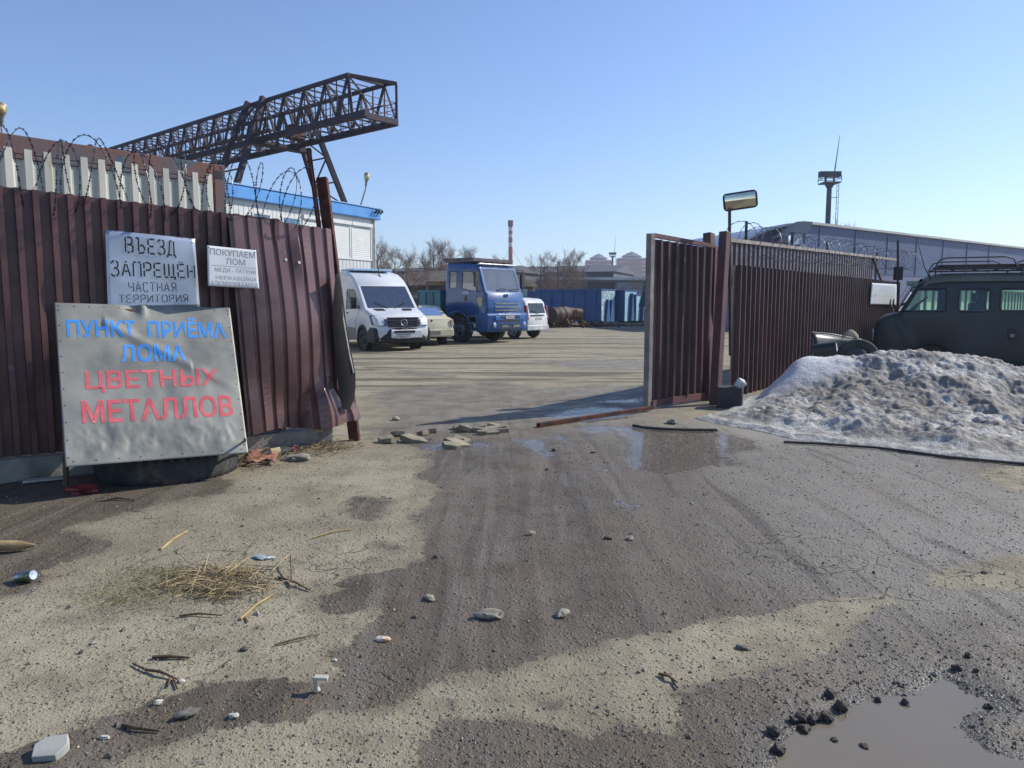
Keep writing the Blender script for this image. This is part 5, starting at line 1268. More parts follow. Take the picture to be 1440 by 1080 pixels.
ar = thing('arched_shed', 'grey round roofed shed with dark end eave behind the open gate leaf', 'building')
Ma = frame((ah.x, 43, 0), (ah2.x - ah.x, 3, 0)); ar.matrix_world = Ma; La = (Vector((ah2.x, 46)) - Vector((ah.x, 43))).length
ha = at(1104, 316, 46).z; hb = at(1010, 345, 43).z
n = 14; prof = [(La * k / n, hb - .2 + (ha - hb + .2) * math.sin(math.pi / 2 * k / n) ** .9) for k in range(n + 1)]
b = MB(); b.prism(prof + [(p[0], p[1] - .14) for p in reversed(prof)], lambda a, z, t: Vector((a + max(0, t) * .32, t, z)), -1.2, 9); b.build('roof', pm('curved_roof', '#7f8ea4', '#74839a', .4, .5), ar, smooth=30)
b = MB(); b.prism([(0, 0), (La, 0)] + [(p[0], p[1] - .2) for p in reversed(prof)], lambda a, z, t: Vector((a + t * .32, t, z)), 0, 8.8); b.build('wall', WB2, ar)
b = MB(); b.prism([(La * .52, ha - 1.0), (La, ha - .55), (La + .3, ha + .05), (La * .86, ha + .02)], lambda a, z, t: Vector((a, t, z)), -1.5, -1.22); b.build('fascia', pm('fascia_dark', '#46566e', '#3d4c63', .8, .6), ar)
b = MB(); b.prism([(-.2, hb - .95)] + [(La * .9 * k / 8, hb - .9 + .75 * math.sin(math.pi / 2 * k / 8)) for k in range(9)] + [(La * .9, hb - .95)], lambda a, z, t: Vector((a, t, z)), -3.6, -1.6); b.build('canopy', pm('curved_roof', '#7f8ea4'), ar, smooth=30)

# ------------------------------------------------------------------ bare trees
BARK = pm('bare_bark', '#5c5048', '#453c37', 2, .9); TWIG = pm('bare_twigs', '#8a7668', '#75655a', 2, .9)
def bare_tree(seed, h, spread=.42, dens=1.0, thick=1.0, levels=4):
    rg = random.Random(seed); tr_, cw = MB(), MB()
    def grow(p, d, L, r, lev):
        n = 3 if lev < 2 else 2; pts = [p]; q = p.copy(); dd = d.copy()
        for k in range(n):
            dd = (dd + Vector((rg.gauss(0, .10), rg.gauss(0, .10), .05 + .05 * lev))).normalized(); q = q + dd * L / n; pts.append(q)
        rr = [max(.007, r * (1 - .55 * k / n)) for k in range(n + 1)]
        (tr_ if lev == 0 else cw).tube(pts, rr, 6 if lev == 0 else (4 if lev < 3 else 3), cap=False)
        if lev >= levels: return
        m = int({0: 13, 1: 7, 2: 5, 3: 3}.get(lev, 3) * dens + rg.random())
        for k in range(m):
            f = (.30 if lev == 0 else .2) + (.72 if lev == 0 else .8) * (k + rg.random()) / m; f = min(f, 1)
            i = min(int(f * n), n - 1); b0 = pts[i].lerp(pts[i + 1], f * n - i)
            a = rg.uniform(0, 6.283); sd = dd.orthogonal(); sd.rotate(Matrix.Rotation(a, 3, dd))
            nd = (dd * rg.uniform(.55, 1.0) + sd * (spread + .35 * rg.random()) * (1.4 if lev == 0 else 1.1)).normalized()
            if lev == 0: ll = L * rg.uniform(.28, .46) * (1.15 - .6 * f)
            else: ll = L * rg.uniform(.42, .72)
            grow(b0, nd, ll, max(.008, rr[i] * .5), lev + 1)
    grow(Vector((0, 0, 0)), Vector((0, 0, 1)), h, .017 * h * thick, 0)
    return tr_, cw
PROTO = []
for s_, sp, dn in ((1, .40, 1.15), (2, .26, 1.15), (3, .55, 1.15), (4, .32, 1.2)):
    a, b = bare_tree(s_ * 13 + 2, 8.0, sp, dn)
    PROTO.append((a, b, None))
TREES = [ # photo column, top row, distance, prototype, label
 (531, 326, 58, 1, 'slender bare tree right beside the office corner, tallest twig tip left of the others'), (556, 342, 66, 2, 'spreading bare tree over the timber gate'),
 (575, 338, 62, 0, 'bare tree with dark forked trunk just above the white van bonnet'), (607, 330, 74, 3, 'tallest pale bare tree midway between the office and the blue truck'),
 (627, 334, 76, 1, 'narrow bare tree close to the right of the tallest pale one'), (651, 342, 82, 3, 'bare tree just left of the blue truck cab roof'),
 (668, 352, 90, 0, 'small bare tree above the left part of the truck cab roof'), (697, 354, 96, 2, 'faint bare tree showing over the middle of the truck cab roof'),
 (757, 350, 72, 2, 'wide bare tree right of the red chimney'), (785, 344, 74, 0, 'bare tree above the left half of the long low shed'),
 (803, 346, 78, 3, 'bare tree with upright twigs in front of the long low shed, right of two others'), (541, 372, 50, 2, 'low bare bush tangled behind the white van roof'),
 (1176, 300, 80, 1, 'lone bare tree top behind the warehouse roof beside the floodlight mast'), (1108, 308, 95, 0, 'faint bare tree tip over the joint of arched shed and warehouse')]
first = {}
for px, py, Y, k, lab in TREES:
    base = at(px, 440, Y); h = at(px, py, Y).z
    if k not in first:
        root = thing('bare_tree', lab, 'tree', (base.x, Y, 0), 0, 'leafless trees behind the yard'); a, b, _ = PROTO[k]
        a.build('trunk', BARK, root, fix=False); b.build('crown', TWIG, root, fix=False); first[k] = root; r_ = root
    else:
        r_ = copy_tree(first[k]); r_['label'] = lab; r_.location = (base.x, Y, 0)
    zz = max((v[2] for v in PROTO[k][1].v)); s = h / zz; r_.scale = (s * .9, s * .9, s); r_.rotation_euler = (0, 0, (px * 1.7) % 6.28)
a, b = bare_tree(77, 3.4, .8, .9, .7, 3)
sb = None
for i, (px, py, Y, lab) in enumerate(((835, 402, 62, 'brownish bare shrub behind the peeling end of the long skip'), (872, 398, 66, 'brownish bare shrub above the second blue skip'), (893, 392, 70, 'brownish bare shrub above the green bin'), (760, 398, 60, 'brownish bare shrub right above the small white car'), (795, 396, 63, 'brownish bare shrub behind the middle of the long blue skip'), (598, 395, 70, 'brownish bare shrub behind the timber rail'), (908, 385, 84, 'brownish bare shrub touching the open gate leaf'))):
    base = at(px, 440, Y); h = at(px, py, Y).z
    if sb is None:
        sb = r_ = thing('bare_shrub', lab, 'shrub', (base.x, Y, 0), 0, 'leafless shrubs behind the skips'); a.build('trunk', BARK, r_, fix=False); b.build('crown', pm('red_twigs', '#6f564c', '#59463f', 2, .9), r_, fix=False); zz = max(v[2] for v in b.v)
    else: r_ = copy_tree(sb); r_['label'] = lab; r_.location = (base.x, Y, 0)
    s = h / zz; r_.scale = (s * 1.3, s * 1.3, s); r_.rotation_euler = (0, 0, i * 1.3)
# ------------------------------------------------------------------ right hand gate and fence
BROWN3 = pm('brown_sheet_gate', '#5a4142', '#463334', 1.6, .5, .1, bump=.06, bscale=20, spots=('#5a4a4b', 12, .70, .1))
PINKST = pm('red_primer_steel', '#674242', '#523638', 3, .65, spots=('#8d8580', 7, .68, .12))
GREYST = pm('worn_grey_frame', '#8d8580', '#6f6661', 4, .6, spots=('#6a3b2e', 5, .56, .15))
G0, G1 = Vector((1.97, 10.95, 0)), Vector((3.20, 12.15, 0)); GD = (G1 - G0).normalized(); GL = (G1 - G0).length; GN = Vector((GD.y, -GD.x, 0))
gate = thing('gate_leaf', 'open dark brown corrugated gate leaf with worn grey edge post right of the entrance', 'gate', (G0.x, G0.y, 0))
gl = lambda p: p - Vector((G0.x, G0.y, 0))
zt0, zt1 = 2.50, 2.43
def ztop(t): return zt0 + (zt1 - zt0) * t / GL
corrugated('sheet', BROWN3, gate, lambda t, v: gl(G0 + GD * (.07 + t) + GN * .0 + Vector((0, 0, .12 + (ztop(t) - .17) * v))), lambda t, v: GN, GL - .1, .19, .05, 10, (.66, .74, .93, 1.0), extra=lambda t, v, d: .012 * math.sin(7 * t + 3 * v) * v)
for nm, p, q, w, m in (('edge_post', G0 + Vector((0, 0, .04)), G0 + Vector((0, 0, zt0 + .02)), .09, GREYST), ('hinge_post', G1 + Vector((0, 0, .04)), G1 + Vector((0, 0, zt1)), .07, PINKST)):
    b = MB(); b.bar(gl(p), gl(q), w, w, up=(GD.x, GD.y, 0)); b.build(nm, m, gate, bevel=.006)
b = MB(); b.bar(gl(G0 + GD * .05 + Vector((0, 0, zt0 - .0))), gl(G1 - GD * .04 + Vector((0, 0, zt1 - .0))), .06, .06); b.build('top_rail', PINKST, gate)
b = MB(); b.bar(gl(G0 + GD * .05 + GN * .03 + Vector((0, 0, .08))), gl(G1 - GD * .04 + GN * .03 + Vector((0, 0, .08))), .07, .10); b.build('bottom_rail', PINKST, gate)
b = MB()
for k in range(8): p = gl(G0 + GD * (.12 + k * .19) + GN * .036 + Vector((0, 0, 1.28))); b.tube([p, p + GN * .012], .012, 6)
b.build('bolt', GALV, gate)
def post_(label, px, pt_, pb, Y, w):
    b = MB(); b.bar(gr(*pb) + Vector((0, 0, -.05)), at(px, pt_, Y), w * .88, w * .88, up=(GD.x, GD.y, 0)); return tag(b.build('gate_post', PINKST, bevel=.01), label, 'post')
gp_ = post_('thick red brown square gate post carrying the open leaf', 1019.5, 326, (1005, 569), 11.75, .15)
post_('second shorter red brown post standing behind the thick gate post', 997, 328, (995, 563), 12.35, .16)
# traffic mirror on a rod
mr = thing('traffic_mirror', 'rounded rectangular traffic mirror on a thin rod above the gate post', 'mirror', at(1027, 500, 11.9))
o_ = Vector(mr.location)
b = MB(); b.tube([Vector((0, 0, 0)), at(1026, 330, 11.9) - o_, at(1026, 288, 11.9) - o_], .025, 8); b.build('rod', pm('mirror_rod', '#4a4640', '#38342f', 6, .5, .5), mr, smooth=60)
mc = at(1041, 282, 11.85) - o_; nrm = Vector((-.25, -1, -.10)).normalized(); rx = nrm.cross(Vector((0, 0, 1))).normalized() * -1; rx = Vector((rx.x, rx.y, rx.z)); 
if rx.x < 0: rx = -rx
ru = rx.cross(nrm); ru = ru if ru.z > 0 else -ru
rx, ru = rx * math.cos(.12) + ru * math.sin(.12), ru * math.cos(.12) - rx * math.sin(.12)
def rr(w, h, r, n=6):
    o = []
    for cx, cy, a0 in ((w - r, h - r, 0), (-w + r, h - r, 90), (-w + r, -h + r, 180), (w - r, -h + r, 270)):
        o += [(cx + r * math.cos(R(a0 + 90 * k / n)), cy + r * math.sin(R(a0 + 90 * k / n))) for k in range(n + 1)]
    return o
b = MB(); b.prism(rr(.255, .135, .06), lambda a, c, t: mc + rx * a + ru * c + nrm * t, -.05, 0); b.build('housing', BLACKP, mr, bevel=.01)
n = 20; V = []
for j in range(n + 1):
    for i in range(n + 1):
        a, c = (i / n * 2 - 1), (j / n * 2 - 1); V.append((mc + rx * a * .225 + ru * c * .108 + nrm * (.006 + .03 * (2 - a * a - c * c) * .5))[:])
m = np_mesh('mirror_glass', np.array(V), grid_quads(n + 1, n + 1)); m.shade_smooth(); link('mirror_glass', m, pm('mirror_silver', '#e6dfc4', '#d9d2b6', 4, .06, 1.0, rvar=.03), mr)
# long fence
K0 = Vector((3.55, 12.32, 0)); KD = Vector((.60, .80, 0)); KN = Vector((.80, -.60, 0)); KL = 11.6
rf = thing('sheet_fence', 'long dark corrugated fence in two tiers receding behind the snow heap on the right', 'fence', K0)
corrugated('sheet', BROWN3, rf, lambda t, v: KD * t + Vector((0, 0, -.05 + 2.20 * v)), lambda t, v: KN, KL + 1.9, .225, .070, 6, (.74, .80, .94, 1.0), extra=lambda t, v, d: .01 * math.sin(t * 2))
corrugated('upper_sheet', pm('brown_upper_sheet', '#65565a', '#54484d', 1.5, .5, .1, bump=.05), rf, lambda t, v: KD * (.1 + t) - KN * .16 + Vector((0, 0, 1.8 + (.72 + .022 * t) * v)), lambda t, v: KN, KL - 1.0, .225, .036, 2, (.40, .50, .90, 1.0))
b = MB(); b.bar(KD * .0 - KN * .12 + Vector((0, 0, 2.55)), KD * (KL + 2.2) - KN * .12 + Vector((0, 0, 2.84)), .07, .06); b.build('top_rail', pm('pale_rail', '#a3958a', '#84766c', 3, .6), rf)
b = MB(); b.bar(KD * (KL - 1.1) - KN * .1 + Vector((0, 0, 2.76)), KD * (KL - .25) - KN * .02 + Vector((0, 0, 2.12)), .06, .06); b.build('brace', PINKST, rf)
for k in range(5):
    b = MB(); b.bar(KD * (1.2 + k * 2.6) - KN * .24 + Vector((0, 0, -.1)), KD * (1.2 + k * 2.6) - KN * .24 + Vector((0, 0, 2.95)), .04, .04); b.build('stanchion', DARKM, rf)
coil('razor_wire', 'coil of thin razor wire running along the top of the long right fence', (K0 + KD * .2 + Vector((0, 0, 2.55)), K0 + KD * 16 + Vector((0, 0, 2.85))), .27, 18, 38, seed=6, wire=.0052, mat=pm('dull_wire', '#6f7683', '#868d99', 20, .5, .6), double=False)
# paper notice
def kat(px, py, off=.12):
    d = ray(px, py); o0 = Vector((0, 0, CAMH)); p0 = K0 + KN * off
    return o0 + d * ((p0 - o0).dot(KN) / d.dot(KN))
r_, S_ = quad_sign('notice_sheet', 'white notice sheet with faint writing on the right fence beside the green van', [kat(1226, 398), kat(1261, 400), kat(1260, 429), kat(1223.5, 428)], PAINTW, .012, 5)
FAINT = pm('faint_ink', '#a9adb8', '#9da2ae', 8, .7)
letter('lettering', text_bm('ООО', .01), S_, (.06, .52, .30, .64), FAINT, r_)
b = MB()
for u0, u1, v0, v1 in ((.34, .92, .555, .61), (.2, .8, .31, .36)): b = MB(); b.add([S_(u0, v0), S_(u1, v0 + .01), S_(u1, v1), S_(u0, v1)], [(0, 1, 2, 3)]); b.build('faded_print', pm('faded_print', '#bfc3cb', '#c4c8cf', 8, .7), r_)

# ------------------------------------------------------------------ dark green minibus
OL = pm('olive_green', '#273235', '#212b2e', 1.2, .42, bump=.02, spots=('#3f4a45', 2.2, .60, .3)); OLR = pm('olive_roof', '#6d6f60', '#5f6256', 2, .6, spots=('#8a8878', 3, .6, .2))
uv = thing('old_minibus', 'dark olive green old minibus with roof rack parked behind the dirty snow heap', 'minibus', (7.68, 16.08, 0), R(155))
ut = lambda x, z: (1 - .10 * max(0, (z - 1.35) / .7) ** 1.2) * (1 - .05 * max(0, (x + .35) / .35) ** 2)
up_ = [(-.02, .32), (.02, .62), (.03, .95), (.0, 1.10), (-.07, 1.21), (-.20, 1.29), (-.40, 1.34), (-.70, 1.90), (-.86, 1.99), (-1.15, 2.05), (-3.7, 2.07), (-4.15, 2.0), (-4.32, 1.85), (-4.36, 1.2), (-4.36, .32)] + arch(-3.3, .36, .32)[::-1] + arch(-1.0, .36, .32)[::-1]
U_ = Shell(up_, .97, .07, ut)
def rbox(x0, x1, z0, z1, r, sl=0):              # rounded window; sl slants the front edge
    o = []
    for cx, cz, a0 in ((x0 - r - sl, z1 - r, 0), (x1 + r, z1 - r, 90), (x1 + r, z0 + r, 180), (x0 - r, z0 + r, 270)):
        o += [(cx + r * math.cos(R(a0 + 90 * k / 4)), cz + r * math.sin(R(a0 + 90 * k / 4))) for k in range(5)]
    return o
UW = [rbox(-.46, -1.20, 1.37, 1.81, .05, .24), rbox(-1.41, -1.92, 1.37, 1.81, .07), rbox(-2.09, -3.02, 1.38, 1.81, .07), rbox(-3.2, -4.05, 1.38, 1.81, .07)]
U_.build('body', OL, uv, UW, [(6, .06, .92, -.93, .93), (12, .1, .55, -.8, .8)], (1.35, 1.5, 1.65, 1.85), (-.3,))
UG = glass('minibus_glass', '#e0ece2', .03, .06, .04)
U_.front('windscreen', 6, .06, .92, -.93, .93, UG, uv)
for s in (1, -1):
    for q in UW:
        p = U_.pane('side_window', q, s, UG, uv); U_.seal('rubber_seal', q, s, BLACKP, p, .014)
    for q in ([(-.30, 1.30), (-.62, 1.92), (-1.30, 1.92), (-1.30, .62), (-.55, .62)],): U_.seal('door_seam', q, s, BLACKP, uv, .006)
    wheel(uv, -1.0, s * .78, .37, .22, .20, s, '#3c4241'); wheel(uv, -3.3, s * .78, .37, .22, .20, s, '#3c4241')
    b = MB(); b.tube([U_.pt(-.36, s * .97, 1.36), (-.30, s * 1.10, 1.50)], .012, 5); b.lathe([(.0, .03), (.09, .02), (.10, 0), (.0, 0)], (-.30, s * 1.13, 1.52), (1, 0, 0), 14); b.build('mirror', BLACKP, uv, smooth=50)
b = MB(); b.prism(rr(.075, .11, .05), lambda a, c, t: Vector((-2.31 + a, .972 + t, .95 + c)), 0, .022); f_ = b.build('fuel_hatch', BLACKP, uv, bevel=.008)
b = MB(); b.prism(rr(.035, .03, .015), lambda a, c, t: Vector((-2.31 + a, .994 + t, .93 + c)), 0, .012); b.build('hatch_cap', pm('hatch_cap', '#7b8388', '#6a7277', 6, .4, .5), f_)
sec = [(-.935, 1.945), (-.925, 1.985), (-.88, 2.035), (-.78, 2.08), (-.5, 2.115), (0, 2.13), (.5, 2.115), (.78, 2.08), (.88, 2.035), (.925, 1.985), (.935, 1.945)]
b = MB(); xs_ = [-.80, -.92, -1.2, -3.9, -4.2, -4.32]; zz_ = [-.10, -.035, 0, 0, -.05, -.14]
b.add([(x, y * (1 if 0 < i < 5 else .97), z + dz) for i, (x, dz) in enumerate(zip(xs_, zz_)) for y, z in sec], [(i * 11 + j, i * 11 + j + 1, (i + 1) * 11 + j + 1, (i + 1) * 11 + j) for i in range(5) for j in range(10)]); b.build('roof_skin', OLR, uv, smooth=60)
b = MB(); 
for s in (1, -1):
    b.tube([(.0, s * .55, .88), (.045, s * .55, .88)], .10, 14)
b.build('headlight', LAMPG, uv)
b = MB(); b.tube([(-.62 + .0, .45 + .20 * math.cos(a), 1.46 + .20 * math.sin(a) * .9) if False else (-.74 - .13 * math.sin(a) * 1.3, .45 + .20 * math.cos(a), 1.50 + .15 * math.sin(a)) for a in np.linspace(0, 2 * math.pi, 25)[:-1]], .014, 6, closed=True)
b.tube([(-.74, .45, 1.50), (-.55, .45, 1.25)], .03, 6)
for a in (.4, 2.7, 4.7): b.tube([(-.74, .45, 1.50), (-.74 - .17 * math.sin(a), .45 + .20 * math.cos(a), 1.50 + .15 * math.sin(a))], .010, 4)
b.build('steering_wheel', BLACKP, uv)
for x, y in ((-1.35, .45), (-1.35, -.45)):
    b = MB(); b.box((x - .45, y - .25, .75), (x, y + .25, 1.0)); b.box((x - .52, y - .24, .95), (x - .38, y + .24, 1.55)); b.box((x - .50, y - .13, 1.55), (x - .42, y + .13, 1.74)); b.build('seat', BLACKP, uv, bevel=.05)
b = MB(); b.box((-1.5, -.9, .55), (-.3, .9, .75)); b.box((-.60, -.85, .9), (-.35, .85, 1.30)); b.build('dashboard', DARKM, uv)
RACK = pm('rack_brown', '#4d3532', '#3d2a28', 2, .7)
b = MB()
for y in (-.85, .85):
    for x0, x1 in ((-.98, -2.35), (-2.5, -4.1)):
        b.tube([(x0, y, 2.20), (x0 - .08, y, 2.36), (x0 - .2, y, 2.40), (x1 + .2, y, 2.40), (x1 + .08, y, 2.36), (x1, y, 2.20)], .014, 6)
    b.bar((-.95, y, 2.20), (-4.15, y, 2.20), .03)
    for x in (-1.0, -2.42, -4.0): b.tube([(x, y, 2.02), (x, y, 2.21)], .016, 6)
for k in range(9): b.bar((-1.0 - k * .38, -.85, 2.2), (-1.0 - k * .38, .85, 2.2), .02)
b.build('roof_rack', pm('rack_steel', '#3f4149', '#34363d', 6, .6, .2), uv)
b = MB()
for y in (-.6, -.2, .2, .6): b.box((-4.0, y - .17, 2.225), (-1.05, y + .17, 2.27))
b.build('rack_board', RACK, uv)
b = MB(); b.tube([(-.92, .88, 2.0), (-.80, .9, 2.25), (-.66, .9, 2.72)], [.02, .012, .006], 5); b.build('antenna', BLACKP, uv)
# pale green kiosk seen through the minibus windows
gk = thing('green_shed', 'pale green metal shed showing through the windows of the old minibus', 'shed', (10.6, 19.8, 0), R(50))
PG = pm('pale_green_paint', '#bcd6b8', '#acc8a9', 1.2, .6); b = MB(); b.box((0, 0, 0), (22, .25, 1.98)); b.build('wall', PG, gk)
b = MB(); b.box((-.04, -.25, 1.98), (22.2, .35, 2.10)); b.build('roof', pm('kiosk_roof', '#79a88d', '#6c9a80', 1, .6), gk)
for k in range(22):
    b = MB(); b.box((.4 + k * .95, -.05, .1), (.5 + k * .95, -.003, 1.95)); b.build('batten', pm('kiosk_batten', '#6f8f7c', '#62826f', 2, .6), gk)
eb = at(1262, 400, 15.2); b = MB(); b.box((-.07, -.06, -.16), (.09, .06, .14), Matrix.Translation(at(1262.5, 384, 17.6))); b.bar(at(1262.5, 440, 17.6), at(1262.5, 338, 17.6), .035)
tag(b.build('rod_post', DARKM), 'thin dark rod with a small box on the fence ahead of the minibus', 'post')

# ------------------------------------------------------------------ dirty snow heap
def snow():
    nx, ny = 520, 260; xs = np.linspace(2.2, 11.8, nx); ys = np.linspace(6.4, 14.4, ny); X, Y = np.meshgrid(xs, ys); x, y = X.ravel(), Y.ravel()
    out = [tuple(gr(*p)[:2]) for p in ((985, 588), (1010, 596), (1060, 604), (1105, 616), (1160, 622), (1240, 632), (1330, 645), (1440, 654), (1560, 660), (1680, 668))] + [(12, 14.3), (6.2, 14.4), (4.35, 12.75), (3.75, 12.1), (3.35, 11.2)]
    sd = sdist(x, y, out); sd = sd + .22 * fbm(x * 1.6, y * 1.6, 4, 31)
    lip = .045 * sm(-.02, .12, sd)
    ridge = lambda cx, cy, rx, ry, h: h * np.exp(-((x - cx) / rx) ** 2 - ((y - cy) / ry) ** 2)
    h = ridge(6.0, 11.3, .95, 1.0, .50) + ridge(5.2, 11.4, .7, .8, .30) + ridge(4.4, 11.9, .55, .8, .36) + ridge(7.2, 11.0, 1.0, .9, .33) + ridge(8.6, 11.0, 1.0, 1.0, .34) + ridge(10.2, 11.0, 1.2, 1.0, .36) + ridge(6.0, 10.2, 1.6, .7, .16) + ridge(8.0, 10.0, 1.2, .6, .10) + ridge(6.6, 12.8, 2.6, .9, .15)
    h = h * sm(.05, .9, sd) + .10 * sm(.2, .8, sd)
    rough = sm(.15, .7, sd)
    b1 = fbm(x * 1.5, y * 1.5, 4, 5); b2 = 1 - np.abs(fbm(x * 2.6, y * 2.6, 4, 8)) * 4; b3 = fbm(x * 7, y * 7, 4, 12); b4 = fbm(x * 20, y * 20, 3, 17)
    lump = 1 - np.abs(fbm(x * 5.2 + 3, y * 5.2, 3, 44)) * 5
    z = lip + h + rough * (.26 * b1 + .035 * b2 + .055 * b3 + .035 * b4) + sm(0, .1, sd) * .012 * b4 + sm(0, .15, sd) * .03 * b3
    slab = sm(5.4, 4.5, x) * sm(10.4, 11.3, y); z = z * (1 - slab) + slab * (lip + h + .09 * sm(.1, .5, sd) + .02 * b1)
    z = np.where(sd < -.03, -.12, np.maximum(z, -.05 + .05 * sm(-.05, .04, sd)))
    me = np_mesh('snow_heap', np.stack([x, y, z], 1), grid_quads(ny, nx))
    a = me.attributes.new('edge', 'FLOAT', 'POINT'); a.data.foreach_set('value', sd.astype(np.float32)); me.shade_smooth()
    t = NT('dirty_snow'); w = t.coord('World'); n1 = t.noise(w, 1.3, 7, .65); n2 = t.noise(w, 9, 6, .65); n3 = t.noise(w, 45, 4, .6)
    at_ = t.n('ShaderNodeAttribute', attribute_name='edge').outputs['Fac']
    d = t.step(t.math('ADD', n1, t.math('MULTIPLY', t.math('SUBTRACT', n2, .5), .55)), .32, .60)
    col = t.mix(d, (.56, .54, .50), (.22, .20, .172))
    col = t.mix(t.math('MULTIPLY', t.step(n3, .52, .66), .75), col, (.14, .125, .105))
    col = t.mix(t.math('MULTIPLY', t.step(n2, .60, .72), .6), col, (.11, .10, .088))
    sp = t.n('ShaderNodeSeparateXYZ'); t.l(w, sp.inputs[0])
    clean = t.math('MULTIPLY', t.step(sp.outputs[0], 5.5, 4.6), t.step(sp.outputs[1], 10.6, 11.4)); col = t.mix(t.math('MULTIPLY', clean, .85), col, (.78, .78, .78))
    e = t.step(at_, .55, .05); col = t.mix(t.math('MULTIPLY', e, .75), col, t.mix(t.step(n2, .42, .6), (.56, .54, .49), (.30, .285, .255)))
    hh = t.math('ADD', t.math('MULTIPLY', n2, 1.2), t.math('MULTIPLY', n3, .6))
    o = link('snow_heap', me, t.out(col, .75, 0, t.bump(hh, .9, .03), spec=.3)); tag(o, 'dirty grey heap of melting snow in front of the old minibus and fence', 'snow heap')
    return x, y, z, nx, ny, xs, ys
sx_, sy_, sz_, snx, sny, sxs, sys_ = snow(); SZ = sz_.reshape(sny, snx)
def snow_z(x, y):
    i = int(np.clip(np.searchsorted(sxs, x), 0, snx - 1)); j = int(np.clip(np.searchsorted(sys_, y), 0, sny - 1)); return float(SZ[j, i])
# tyres and rubber on the heap
def standing_tyre(label, c, Rr, w, ax, group=None):
    root = thing('worn_tyre', label, 'tyre', c); b = MB()
    b.lathe([(Rr * .62, -w * .42), (Rr * .85, -w * .5), (Rr * .96, -w * .42), (Rr, -w * .22), (Rr, w * .22), (Rr * .96, w * .42), (Rr * .85, w * .5), (Rr * .62, w * .42), (Rr * .58, w * .25), (Rr * .68, 0), (Rr * .58, -w * .25)], (0, 0, 0), ax, 40, closed=True); b.build('casing', pm('dusty_rubber', '#2c3133', '#3f4442', 5, .85, spots=('#6d6a60', 4, .58, .2)), root, smooth=50); return root
standing_tyre('dusty tyre standing half buried in the snow heap in front of the minibus nose', at(1206, 506, 12.1), .33, .22, (-.30, -.95, .12))
p = at(1168, 486, 12.9)
dr = thing('bent_wing', 'dark green bent car wing lying against the fence behind the snow heap', 'car wing', p)
V = []; n = 10
for j in range(6):
    for i in range(n + 1):
        u, v = i / n, j / 5; q = at(1142 + 70 * u, 468 + 10 * u ** 1.3 + 34 * v, 13.0 + .25 * u) - p; V.append(q + Vector((0, -.12 * math.sin(v * 2.2) + .08 * math.sin(u * 4), 0)))
b = MB(); b.add(V, [(j * (n + 1) + i, j * (n + 1) + i + 1, (j + 1) * (n + 1) + i + 1, (j + 1) * (n + 1) + i) for j in range(5) for i in range(n)]); o = b.build('panel', OL, dr, smooth=60); so = o.modifiers.new('thick', 'SOLIDIFY'); so.thickness = .012
b = MB(); b.tube([at(1142, 467.5, 12.98) - p, at(1170, 470, 13.0) - p, at(1212, 478, 13.2) - p], .014, 6); b.build('lip', pm('worn_edge', '#9a9a8c', '#85857a', 6, .5), dr)
p = at(1166, 489, 12.7); dk = thing('paint_drum', 'small dark drum tipped over with a pale end beside the bent car wing', 'drum', p)
b = MB(); b.lathe([(.0, 0), (.11, 0), (.115, .05), (.115, .36), (.0, .36)], (-.22, .1, -.06), (.85, -.45, .15), 18); b.build('shell', OL, dk, smooth=40)
b = MB(); b.lathe([(0, .364), (.085, .364), (.085, .368), (0, .369)], (-.22, .1, -.06), (.85, -.45, .15), 18); b.build('end_cap', pm('pale_cap', '#d9d8d0', '#c4c3bb', 5, .5), dk)
p = at(1192, 473, 12.15); b = MB(); V = []
for i in range(9):
    u = i / 8; V += [Vector((-.10 + .26 * u, 0, -.05 + .10 * math.sin(u * 3.0) - .08 * u)), Vector((-.06 + .24 * u, .03, .04 + .12 * math.sin(u * 2.6) - .10 * u))]
b.add([v + p for v in V], [(2 * i, 2 * i + 2, 2 * i + 3, 2 * i + 1) for i in range(8)]); o = b.build('torn_rag', pm('pale_rag', '#a39c8c', '#7a7467', 9, .9), smooth=60); tag(o, 'torn pale rag hanging over the top of the half buried tyre', 'rag'); so = o.modifiers.new('thick', 'SOLIDIFY'); so.thickness = .015
# dark block and scrap by the post
c = gr(1028, 574); b = MB(); b.box((-.17, -.14, 0), (.19, .16, .33), Matrix.Translation((c.x, c.y + .1, -.02)) @ Matrix.Rotation(R(-20), 4, 'Z'))
tag(b.build('concrete_block', pm('dark_concrete', '#3f3e41', '#313135', 4, .85, bump=.4), bevel=.02), 'dark square concrete block between the gate post and the snow heap', 'block')
def lump(name, label, cat, c, s, mat, seed=0, group=None, sub=3, flat=.7, stretch=1.0, rot=0):
    bm = bmesh.new(); bmesh.ops.create_icosphere(bm, subdivisions=sub, radius=1); rg = random.Random(seed); k = rg.uniform(0, 50)
    for v in bm.verts:
        d = mnoise.noise(v.co * 1.1 + Vector((k, k, k))) * .55 + mnoise.noise(v.co * 2.6 + Vector((k, 0, k))) * .25
        v.co *= 1 + d; v.co.x *= stretch; v.co.z *= flat
    bmesh.ops.rotate(bm, verts=bm.verts, cent=(0, 0, 0), matrix=Matrix.Rotation(rot, 3, 'Z'))
    zmin = min(v.co.z for v in bm.verts)
    for v in bm.verts: v.co = v.co * s - Vector((0, 0, zmin * s * .6))
    me = bpy.data.meshes.new(name); bm.to_mesh(me); bm.free(); o = link(name, me, mat, None, 38); o.location = c
    return tag(o, label, cat, group)
lump('snow_lump', 'small white lump of snow on top of the dark concrete block', 'snow lump', (c.x + .14, c.y + .08, .30), .075, pm('clean_snow', '#d6d6d4', '#b8b8b6', 8, .8), 3, flat=.9)
